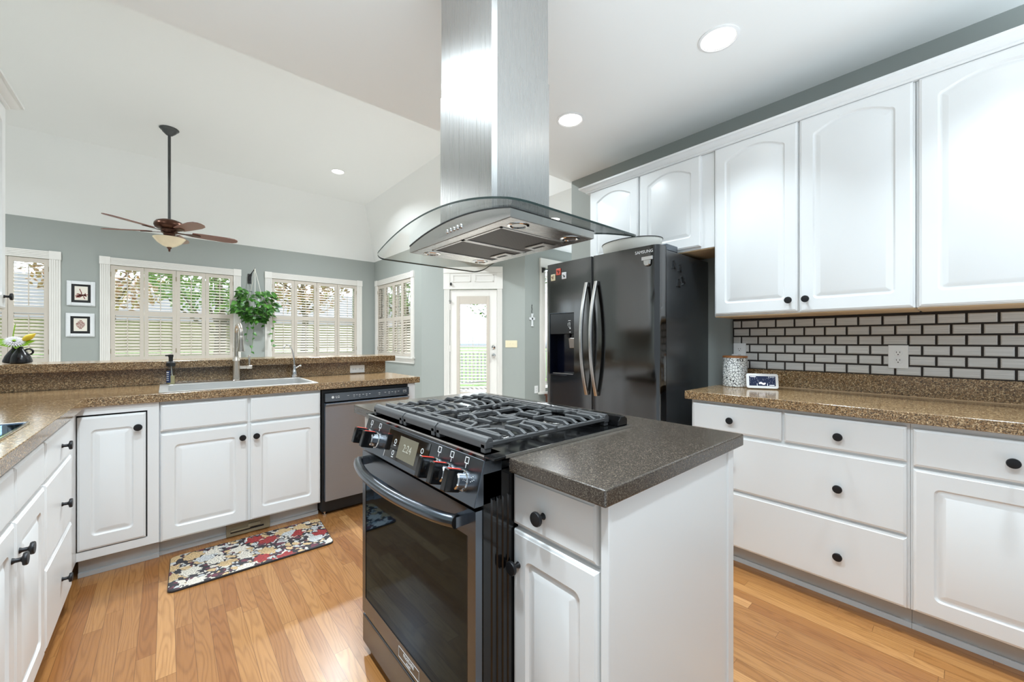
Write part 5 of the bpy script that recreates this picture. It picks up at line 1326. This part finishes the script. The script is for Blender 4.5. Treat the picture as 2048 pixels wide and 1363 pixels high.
m.loops([[so_ + sa * a + ub2 * b - un2 * 0.012 for a, b in ((-0.06, 0.012), (0.06, 0.012), (0.05, 0.075), (-0.05, 0.075))], [so_ + sa * a - fwd * 0.055 + Vector((0, 0, b)) for a, b in ((-0.055, 0.001), (0.055, 0.001), (0.045, 0.04), (-0.045, 0.04))]])
build('speaker_base', m, M['plate'], sd, bevel=0.004)
scn = build('screen', spanel(MB(), -0.069, 0.069, 0.018, 0.078, -0.002, 0.0006, 0.002), M['screen'], sd)
m = MB(); rn = random.Random(5)
def sq(a, b, w, h, n=0.0008): m.obox(so_ + sa * a + ub2 * b + un2 * n, sa * w / 2, ub2 * h / 2, un2 * 0.0002)
for k in range(9): sq(-0.061 + k * 0.0034, 0.0725, 0.0024, 0.0036 if k % 3 else 0.0046)
for k in range(4): sq(0.034 + k * 0.0085, 0.0715, 0.004, 0.003)
for k in range(40): sq(rn.uniform(-0.064, 0.064), rn.uniform(0.034, 0.066), 0.0011, 0.0011)
for k in range(9): sq(-0.016 + k * 0.0038, 0.0335 + 0.003 * math.sin(k * 0.8) , 0.0036, 0.008 + 0.004 * (k % 2))
sq(-0.027, 0.026, 0.002, 0.013); sq(0.026, 0.026, 0.002, 0.012); sq(0.048, 0.0245, 0.026, 0.003)
build('screen_picture', m, M['glow'], scn)
build('power_cord', MB().tube([so_ - fwd * 0.05 + Vector((0, 0.05, 0.012)), so_ + Vector((0.03, 0.13, 0.016)), (2.80, 0.88, 0.925), (2.835, 0.96, 0.98), (2.84, 1.012, 1.065)], 0.002, seg=8), M['plate'], sd, smooth=50)

# ================================================================== ON THE FRIDGE
def magnet(label, y, z, col, ink):
    x = xfl(y) - 0.0005
    t = thing('fridge_magnet', label, 'magnet', (x, y, z), group=None)
    build('tile', MB().box(x - 0.007, x, y - 0.021, y + 0.021, z - 0.024, z + 0.024), col, t, bevel=0.003)
    m = MB(); rn = random.Random(int(y * 1000))
    for k in range(7):
        a = rn.uniform(0, PI); p = Vector((x - 0.0074, y + rn.uniform(-0.010, 0.010), z + rn.uniform(-0.012, 0.012))); d = Vector((0, math.cos(a), math.sin(a))) * rn.uniform(0.004, 0.009)
        m.bar(p - d, p + d, 0.003, 0.0008, up=(1, 0, 0))
    build('drawing', m, ink, t)
M['mag_red'] = mat('red_glazed_magnet', srgb(226, 98, 80), 0.3, var=0.05); M['mag_cream'] = mat('cream_glazed_magnet', srgb(232, 222, 188), 0.3, var=0.05); M['mag_white'] = mat('white_glazed_magnet', srgb(236, 236, 238), 0.3, var=0.02)
M['mag_ink'] = mat('mixed_ink', srgb(120, 60, 40), 0.5, var=0.3, vscale=200)
magnet('red square magnet at top left of the fridge', 1.974, 1.705, M['mag_red'], M['void'])
magnet('cream square magnet lowest of the three on the fridge door', 2.029, 1.669, M['mag_cream'], M['mag_ink'])
magnet('white square magnet with dark figure on the fridge door', 1.918, 1.670, M['mag_white'], M['void'])
cl = thing('magnetic_clip', 'silver magnetic clip under the fridge lettering', 'clip', (2.165, 1.262, 1.67))
x = xfr(1.262) - 0.0005
build('jaw', MB().box(x - 0.012, x + 0.002, 1.226, 1.298, 1.682, 1.704), M['chrome'], cl, bevel=0.002)
build('grip', MB().loops([[(x - 0.006, y, z) for y, z in ((1.238, 1.682), (1.285, 1.682), (1.282, 1.655), (1.272, 1.645), (1.250, 1.645), (1.241, 1.655))], [(x - 0.018, y, z) for y, z in ((1.241, 1.680), (1.282, 1.680), (1.279, 1.657), (1.271, 1.649), (1.251, 1.649), (1.244, 1.657))]]), M['steel'], cl, bevel=0.002)
def figurine(label, x, z, s, tilt):
    t = thing('silhouette_magnet', label, 'magnet', (x, 1.2055, z))
    m = MB(); y0, y1 = 1.1995, 1.2055
    R = lambda a, b: (x + s * (a * math.cos(tilt) - b * math.sin(tilt)), z + s * (a * math.sin(tilt) + b * math.cos(tilt)))
    def poly(pts): m.loops([[(*R(a, b)[:1], y0, R(a, b)[1]) for a, b in pts], [(*R(a, b)[:1], y1, R(a, b)[1]) for a, b in pts]])
    poly([(0.3 * math.cos(k * PI / 6), 1.25 + 0.3 * math.sin(k * PI / 6)) for k in range(12)])
    poly([(-0.25, 1.0), (0.3, 1.0), (0.55, 0.3), (0.2, -0.2), (-0.45, -0.1), (-0.35, 0.5)])
    poly([(-0.45, -0.05), (0.0, -0.15), (-0.2, -0.55), (-0.9, -0.95), (-1.0, -0.75), (-0.55, -0.45)])
    poly([(-0.05, -0.15), (0.35, -0.1), (0.75, -0.7), (1.0, -0.85), (0.95, -1.0), (0.5, -0.95)])
    poly([(0.3, 0.7), (0.85, 0.35), (0.8, 0.2), (0.3, 0.4)])
    build('figure', m, M['mblack'], t)
for lab, x, z, s, tl_ in (('black running figure magnet high on the fridge side near its door', 2.375, 1.668, 0.022, 0.1), ('black seated figure magnet high on the fridge side farther from the door', 2.452, 1.655, 0.020, 0.0),
                      ('lower black standing figure magnet on the fridge side nearer the door', 2.436, 1.560, 0.023, 0.0), ('lower black jumping figure magnet on the fridge side farther from the door', 2.495, 1.583, 0.022, 0.5)):
    figurine(lab, x, z, s, tl_)
tr_ = thing('serving_tray', 'oval cream enamel tray with dark rim on top of the fridge', 'tray', (2.42, 1.50, 1.752))
def oval(rx, ry, z, n=36): return [(2.40 + rx * math.cos(2 * PI * k / n), 1.52 + ry * math.sin(2 * PI * k / n), z) for k in range(n)]
build('bowl', MB().loops([oval(0.12, 0.17, 1.7525), oval(0.14, 0.20, 1.80), oval(0.15, 0.215, 1.868), oval(0.146, 0.211, 1.868), oval(0.136, 0.195, 1.80), oval(0.115, 0.165, 1.758)]), M['enamel'], tr_, smooth=50)
build('rim', MB().loops([oval(0.152, 0.217, 1.866), oval(0.152, 0.217, 1.871), oval(0.145, 0.210, 1.871), oval(0.145, 0.210, 1.866)]), M['mblack'], tr_, smooth=40)

# ================================================================== VASE WITH FLOWERS on the bar
vz, vx, vy = 1.0685, -0.660, 3.66
def leaf_(mb, p, d, L_, w, nrm=Vector((0, 0, 1)), droop=0.2):
    d = Vector(d).normalized(); s_ = d.cross(nrm)
    if s_.length < 1e-4: s_ = d.cross(Vector((1, 0, 0)))
    s_.normalize(); u_ = s_.cross(d).normalized(); p = Vector(p)
    row = []
    for t_, ww in ((0.0, 0.08), (0.12, 0.75), (0.32, 1.0), (0.6, 0.72), (0.85, 0.30), (1.0, 0.02)):
        c = p + d * (L_ * t_) - u_ * (droop * L_ * t_ * t_)
        row.append((c - s_ * w * ww + u_ * 0.12 * w, c - u_ * 0.06 * w, c + s_ * w * ww + u_ * 0.12 * w))
    vs = [q_ for r_ in row for q_ in r_]
    fs = []
    for k in range(5):
        fs += [(3 * k, 3 * k + 1, 3 * k + 4, 3 * k + 3), (3 * k + 1, 3 * k + 2, 3 * k + 5, 3 * k + 4)]
    mb.add(vs, fs)
v = thing('vase', 'squat black twin-bodied pitcher vase on the left end of the bar', 'vase', (vx, vy, vz))
vprof = lambda s: [(0, 0), (0.038 * s, 0), (0.046 * s, 0.004), (0.047 * s, 0.014), (0.041 * s, 0.040), (0.029 * s, 0.064), (0.0165, 0.080), (0.0125, 0.090), (0.0140, 0.098), (0.0115, 0.098), (0.009, 0.088), (0, 0.086)]
build('pitcher_body', MB().lathe(vprof(0.86), (vx - 0.020, vy + 0.020, vz), (0.10, 0, 1), seg=26), M['clay'], v, smooth=45)
build('pitcher_body', MB().lathe(vprof(0.94), (vx + 0.018, vy - 0.010, vz), (-0.06, 0, 1), seg=26), M['clay'], v, smooth=45)
hp = []
for k in range(13):
    a = math.radians(-75 + 250 * k / 12); hp.append((vx + 0.046 + 0.0165 * math.cos(a), vy - 0.012, vz + 0.068 + 0.0165 * math.sin(a)))
build('handle', MB().tube(hp, 0.0048, seg=10), M['clay'], v, smooth=50)
f = thing('daisy', 'white many-petalled flower in the black vase', 'flower', (vx, vy - 0.02, vz + 0.1))
m = MB(); fc0 = Vector((vx - 0.004, vy - 0.040, vz + 0.128)); fn_ = Vector((0.12, -0.70, 0.70)).normalized()
fu = fn_.cross(Vector((0, 0, 1))).normalized(); fw = fn_.cross(fu)
for ring, (n_, L_, up_) in enumerate(((24, 0.046, 0.08), (20, 0.040, 0.30), (16, 0.031, 0.65), (10, 0.020, 1.2))):
    for k in range(n_):
        a = 2 * PI * k / n_ + ring * 0.17; d = (fu * math.cos(a) + fw * math.sin(a) + fn_ * up_).normalized(); s_ = d.cross(fn_).normalized() * 0.0046
        m.add([fc0, fc0 + d * L_ * 0.6 + s_, fc0 + d * L_ - fn_ * 0.004, fc0 + d * L_ * 0.6 - s_], [(0, 1, 2, 3)])
build('petals', m, M['petal'], f)
build('stem', MB().tube([(vx + 0.004, vy - 0.008, vz + 0.088), (vx, vy - 0.022, vz + 0.11), tuple(fc0 - fn_ * 0.003)], 0.0026, seg=7), M['stem'], f)
build('heart', MB().ball(fc0 + fn_ * 0.010, (0.007, 0.007, 0.006)), M['lime'], f, smooth=50)
f = thing('lily_bud', 'yellow lily bud leaning right out of the black vase', 'flower', (vx + 0.02, vy, vz + 0.1))
b0, b1 = Vector((vx + 0.022, vy - 0.025, vz + 0.132)), Vector((vx + 0.078, vy - 0.040, vz + 0.176))
pth = [b0 + (b1 - b0) * (k / 8) for k in range(9)]
build('bud', MB().tube(pth, [0.003, 0.009, 0.0135, 0.016, 0.0165, 0.015, 0.011, 0.006, 0.0012], seg=12), M['bud'], f, smooth=50)
build('stem', MB().tube([(vx + 0.010, vy - 0.008, vz + 0.086), (vx + 0.013, vy - 0.012, vz + 0.110), tuple(b0)], 0.003, seg=7), M['stem'], f)
f = thing('leaf_sprig', 'lime green leaf sprig under the flowers in the black vase', 'foliage', (vx, vy, vz + 0.1))
m = MB(); fwd_ = Vector((0.2, -0.8, 0.6))
for (p, d, L_, w) in (((vx + 0.006, vy - 0.03, vz + 0.108), (0.75, -0.3, 0.10), 0.050, 0.016), ((vx - 0.010, vy - 0.03, vz + 0.108), (-0.85, -0.3, 0.05), 0.046, 0.016), ((vx - 0.034, vy - 0.02, vz + 0.118), (-0.9, -0.1, 0.10), 0.040, 0.018), ((vx + 0.028, vy - 0.026, vz + 0.118), (0.85, -0.2, 0.35), 0.050, 0.015), ((vx - 0.040, vy - 0.02, vz + 0.125), (-0.5, -0.3, 0.45), 0.032, 0.016), ((vx + 0.002, vy - 0.034, vz + 0.106), (0.1, -0.7, -0.35), 0.034, 0.016)): leaf_(m, p, d, L_, w, nrm=fwd_)
for k in range(11): m.ball((vx - 0.024 + 0.001 * k, vy + 0.03, vz + 0.13 + 0.009 * k), (0.0035, 0.0035, 0.005), seg=6, rings=4)
m.tube([(vx - 0.014, vy + 0.018, vz + 0.088), (vx - 0.024, vy + 0.028, vz + 0.14), (vx - 0.012, vy + 0.03, vz + 0.232)], 0.0015, seg=6); m.tube([(vx - 0.012, vy + 0.016, vz + 0.088), (vx - 0.02, vy, vz + 0.11), (vx - 0.036, vy - 0.02, vz + 0.120)], 0.002, seg=6)
build('leaves', m, M['lime'], f, smooth=60)

# ================================================================== PICTURES, CROSS, PLANT ON THE WALLS
def picture(label, x0, x1, z0, z1, seed):
    t = thing('framed_picture', label, 'picture', ((x0 + x1) / 2, YB, z0))
    y = YB - 0.0005
    def bx(mb, a0, a1, b0, b1, n0, n1): mb.box(a0, a1, y - n1, y - n0, b0, b1)
    w = 0.042
    m = MB()
    for (i, d) in ((0.0, 0.018), (0.010, 0.024), (0.028, 0.014)):
        for (q0, q1, q2, q3) in ((x0 + i, x0 + w, z0 + i, z1 - i), (x1 - w, x1 - i, z0 + i, z1 - i), (x0 + w, x1 - w, z0 + i, z0 + w), (x0 + w, x1 - w, z1 - w, z1 - i)):
            if i < 0.02: bx(m, q0, q1, q2, q3, 0, d)
    build('frame', m, M['frame_white'], t, bevel=0.003)
    m = MB(); bx(m, x0 + w, x1 - w, z0 + w, z1 - w, 0.002, 0.008); build('mat_board', m, M['mblack'], t)
    ax0, ax1, az0, az1 = x0 + w + 0.028, x1 - w - 0.028, z0 + w + 0.032, z1 - w - 0.026
    m = MB(); bx(m, ax0, ax1, az0, az1, 0.008, 0.009); build('paper', m, M['paper'], t)
    m = MB(); rn = random.Random(seed)
    cx_, cz = (ax0 + ax1) / 2, (az0 + az1) / 2
    if seed == 1:
        for k in range(16):
            p = Vector((cx_ + rn.uniform(-0.035, 0.045), y - 0.0094, cz + rn.uniform(-0.055, -0.01))); d = Vector((rn.uniform(-1, 1), 0, rn.uniform(-0.3, 0.5))).normalized() * 0.02
            m.bar(p - d, p + d, 0.009, 0.0008, up=(0, 1, 0))
        for k in range(7):
            p = Vector((cx_ - 0.012 + 0.003 * k, y - 0.0094, cz + 0.06 - 0.012 * k)); m.bar(p, p + Vector((rn.uniform(-0.01, 0.012), 0, -0.016)), 0.008, 0.0008, up=(0, 1, 0))
    else:
        for k in range(9):
            z = cz + 0.055 - k * 0.013; wv = 0.042 * math.sin(PI * (k + 1) / 10)
            for j in range(5):
                a = cx_ - wv + 2 * wv * j / 5; m.bar((a, y - 0.0094, z + rn.uniform(-0.006, 0.006)), (a + 2 * wv / 5, y - 0.0094, z + rn.uniform(-0.006, 0.006)), 0.007, 0.0008, up=(0, 1, 0))
    build('drawing', m, M['ink'], t)
picture('upper white-framed picture with tall red ink drawing on ivory', -0.985, -0.725, 1.668, 1.993, 1)
picture('lower white-framed picture with rounded red ink drawing', -0.993, -0.731, 1.257, 1.568, 2)
cr = thing('wall_cross', 'small pale wooden cross hanging by a cord on the nook wall', 'cross', (4.457, 4.645, 1.44))
y = 4.644
m = MB().box(4.442, 4.476, y - 0.014, y, 1.437, 1.640); m.box(4.398, 4.518, y - 0.014, y, 1.538, 1.580); m.box(4.436, 4.482, y - 0.016, y, 1.437, 1.452); m.box(4.436, 4.482, y - 0.016, y, 1.626, 1.642)
build('cross', m, M['frame_white'], cr, bevel=0.004)
m = MB().tube([(4.455, y - 0.006, 1.645), (4.450, y - 0.006, 1.68), (4.458, y - 0.006, 1.71), (4.452, y - 0.006, 1.74), (4.457, y - 0.004, 1.775)], 0.004, seg=6); m.ball((4.457, y - 0.004, 1.778), 0.007, seg=8, rings=5)
build('cord', m, M['mblack'], cr)

hk = thing('plant_bracket', 'black metal wall bracket holding the hanging plant', 'bracket', (1.03, YB, 2.20))
m = MB().box(1.005, 1.055, YB - 0.010, YB, 2.14, 2.30); m.tube([(1.03, YB - 0.008, 2.27), (1.05, YB - 0.10, 2.31), (1.075, YB - 0.185, 2.355), (1.078, YB - 0.195, 2.375)], 0.006, seg=8); m.tube([(1.03, YB - 0.008, 2.19), (1.045, YB - 0.07, 2.25), (1.055, YB - 0.12, 2.325)], 0.004, seg=8)
build('bracket', m, M['mblack'], hk, smooth=40)
px, py, pz = 1.085, YB - 0.19, 1.93
hp_ = thing('hanging_plant', 'trailing green pothos in a pot hung between the two windows', 'plant', (px, py, 1.6))
build('pot', MB().lathe([(0, -0.14), (0.07, -0.14), (0.10, -0.02), (0.105, 0), (0.098, 0), (0.09, -0.015), (0, -0.015)], (px, py, pz - 0.05), seg=22), M['frame_white'], hp_, smooth=40)
m = MB()
for a in (0.3, 2.4, 4.5):
    q = (px + 0.105 * math.cos(a), py + 0.105 * math.sin(a), pz - 0.05); m.tube([(px - 0.006, py, 2.36), ((px + q[0]) / 2, (py + q[1]) / 2, (2.36 + q[2]) / 2), q], 0.0045, seg=7)
m.lathe([(0.004, 0), (0.009, -0.008), (0.009, -0.03), (0.004, -0.036)], (px - 0.006, py, 2.372)); build('hanger', m, M['rope'], hp_, smooth=40)
rn = random.Random(11); lf_ = MB(); st = MB()
def pleaf(p, d, L_): leaf_(lf_, p, d, L_, L_ * 0.42, nrm=Vector((rn.uniform(-.5, .5), rn.uniform(-1.2, -0.1), rn.uniform(0.2, 1))).normalized(), droop=rn.uniform(0.0, 0.5))
for k in range(230):
    a = rn.uniform(0, 2 * PI); u = rn.random()
    zz = pz + 0.10 - 0.50 * u ** 0.8; rad = (0.10 + 0.20 * math.sin(PI * min(1, 0.18 + 0.80 * u)) ** 0.7) * math.sqrt(rn.uniform(0.25, 1.0)) * (1 - 0.35 * max(0, u - 0.6) / 0.4)
    p = Vector((px + rad * math.cos(a), py + min(0.6 * rad * math.sin(a), 0.13), zz))
    d = Vector((math.cos(a) * 0.8 + rn.uniform(-.4, .4), min(math.sin(a), 0.2) * 0.6 - 0.3, rn.uniform(-0.9, 0.25)))
    pleaf(p, d, rn.uniform(0.06, 0.105))
for k in range(13):
    a = rn.uniform(0, 2 * PI); x1 = px + 0.20 * math.cos(a); y1 = py + min(0.14 * math.sin(a), 0.1); zb = rn.uniform(1.45, 1.62)
    if k == 0: x1, y1, zb = px - 0.12, py - 0.02, 1.22
    if k == 1: x1, y1, zb = px - 0.05, py - 0.06, 1.03
    if k == 2: x1, y1, zb = px + 0.235, py, 1.12
    pts = [(px + 0.06 * math.cos(a), py + 0.06 * math.sin(a), pz), ((px + x1) / 2 + 0.03 * math.cos(a), (py + y1) / 2, pz + 0.02), (x1, y1, pz - 0.18), (x1 + 0.02, y1, (pz + zb) / 2 - 0.1), (x1 - 0.01, y1, zb)]
    st.tube(pts, 0.003, seg=5)
    zz = zb
    while zz < pz - 0.25:
        pleaf((x1 + rn.uniform(-.015, .015), y1, zz), (rn.uniform(-1, 1), -0.4, rn.uniform(-0.6, 0.2)), rn.uniform(0.045, 0.07)); zz += 0.075 if k > 2 else 0.10
build('foliage', lf_, M['leaf'], hp_, smooth=60); build('stems', st, M['stem'], hp_, smooth=60)

# ================================================================== CEILING FAN AND LAMPS
FXc, FYc = 0.025, 5.90
fn = thing('ceiling_fan', 'bronze ceiling fan with amber bowl light on a long rod', 'ceiling fan', (FXc, FYc, ZF))
build('canopy', MB().lathe([(0, -0.0005), (0.085, -0.0005), (0.088, -0.006), (0.078, -0.018), (0.066, -0.026), (0.062, -0.038), (0.044, -0.056), (0.03, -0.070), (0.016, -0.078), (0, -0.078)], (FXc, FYc, ZF), seg=32), M['darkrod'], fn, smooth=35)
build('down_rod', MB().lathe([(0, 0), (0.0135, 0), (0.0135, 0.99), (0, 0.99)], (FXc, FYc, 2.53), seg=16), M['darkrod'], fn, smooth=40)
build('motor', MB().lathe([(0, 0.075), (0.03, 0.075), (0.07, 0.070), (0.115, 0.052), (0.132, 0.028), (0.135, 0.005), (0.125, -0.018), (0.10, -0.034), (0.075, -0.038), (0.072, -0.075), (0.055, -0.080), (0.05, -0.105), (0.07, -0.118), (0.07, -0.128), (0, -0.128)], (FXc, FYc, 2.485), seg=40), M['bronze'], fn, smooth=40)
lk = build('light_bowl', MB().lathe([(0.0, -0.235), (0.02, -0.232), (0.06, -0.216), (0.105, -0.182), (0.135, -0.142), (0.145, -0.128), (0.137, -0.128), (0.09, -0.170), (0.05, -0.198), (0, -0.212)], (FXc, FYc, 2.482), seg=40), M['bowl'], fn, smooth=45)
build('finial', MB().lathe([(0, 0), (0.022, 0), (0.024, -0.006), (0.012, -0.018), (0.008, -0.030), (0.011, -0.036), (0.006, -0.046), (0, -0.05)], (FXc, FYc, 2.250), seg=20), M['bronze'], fn, smooth=40)
for k in range(5):
    a = math.radians(77 + 72 * k); d = Vector((math.cos(a), math.sin(a), 0)); s_ = Vector((-d.y, d.x, 0)); tl = math.radians(-11)
    su = s_ * math.cos(tl) + Vector((0, 0, 1)) * math.sin(tl); nu = d.cross(su).normalized()
    o_ = Vector((FXc, FYc, 2.428))
    pl = [(0.20, -0.052), (0.30, -0.062), (0.52, -0.072), (0.60, -0.062), (0.635, -0.035), (0.645, 0), (0.635, 0.035), (0.60, 0.062), (0.52, 0.072), (0.30, 0.062), (0.20, 0.052)]
    b = build('blade', MB().loops([[o_ + d * u + su * w - nu * 0.004 for u, w in pl], [o_ + d * u + su * w + nu * 0.004 for u, w in pl]]), M['blade'], fn)
    m = MB().loops([[o_ + d * u + su * w - nu * 0.011 for u, w in ((0.06, -0.016), (0.14, -0.013), (0.20, -0.034), (0.27, -0.028), (0.285, 0), (0.27, 0.028), (0.20, 0.034), (0.14, 0.013), (0.06, 0.016))], [o_ + d * u + su * w - nu * 0.005 for u, w in ((0.06, -0.016), (0.14, -0.013), (0.20, -0.034), (0.27, -0.028), (0.285, 0), (0.27, 0.028), (0.20, 0.034), (0.14, 0.013), (0.06, 0.016))]])
    build('blade_iron', m, M['bronze'], b, bevel=0.002)

def lamp(x, y, z, label, power, r=0.076, group=None, spread=150, col=(0.79, 0.92, 1.0)):
    t = thing('recessed_light', label, 'ceiling light', (x, y, z), group=group)
    build('trim_ring', MB().lathe([(r, 0.0), (r + 0.016, 0.0), (r + 0.017, -0.004), (r + 0.006, -0.007), (r, -0.004)], (x, y, z), seg=36), M['plate'], t, smooth=40)
    build('diffuser', MB().lathe([(0, -0.002), (r * 0.96, -0.002), (r, -0.0015), (r, -0.0005), (0, -0.0005)], (x, y, z), seg=36), M['lamp'], t)
    ld = bpy.data.lights.new('lamp_light', 'AREA'); ld.shape = 'DISK'; ld.size = r * 1.8; ld.energy = power; ld.color = col; ld.spread = math.radians(spread)
    lo2 = bpy.data.objects.new('lamp_light', ld); C.objects.link(lo2); lo2.parent = t; lo2.location = (0, 0, -0.012)
for (x, y, lab) in ((2.07, 0.82, 'large recessed ceiling light nearest the wall cabinets, at the right'), (2.07, 1.78, 'recessed ceiling light just right of the hood chimney'),
                    (2.07, -0.16, 'recessed kitchen light behind the camera on the right row'), (0.10, 0.82, 'recessed kitchen light above the camera on the left row'),
                    (0.10, 1.78, 'recessed kitchen light over the sink aisle'), (0.10, -0.16, 'recessed kitchen light behind the camera on the left row')):
    lamp(x, y, ZK, lab, LAMP_RIGHT * (0.9 if y > 1.5 else 1.1) if x > 1 else LAMP_LEFT, spread=(124 if y > 1.5 else 88) if x > 1 else 140)
for (x, y, lab) in ((1.82, 5.83, 'recessed light in the raised ceiling to the right of the fan'), (-1.75, 5.83, 'unseen added light in the raised ceiling left of the fan'), (1.82, 3.75, 'unseen added light in the raised ceiling near the kitchen, right side'), (-1.75, 3.75, 'unseen added light in the raised ceiling near the kitchen, left side')):  # only the lamp right of the fan is visible; the rest are added brightness
    lamp(x, y, ZF, lab, LAMP_GREAT * (1.0 if x > 0 else 0.75), col=(0.88, 0.955, 1.0))
lamp(3.75, 3.5, ZW, 'unseen light added in the breakfast nook ceiling to brighten its walls', FILL_NOOK, col=(0.90, 0.96, 1.0))  # unseen lamp, added to lift the dim nook walls
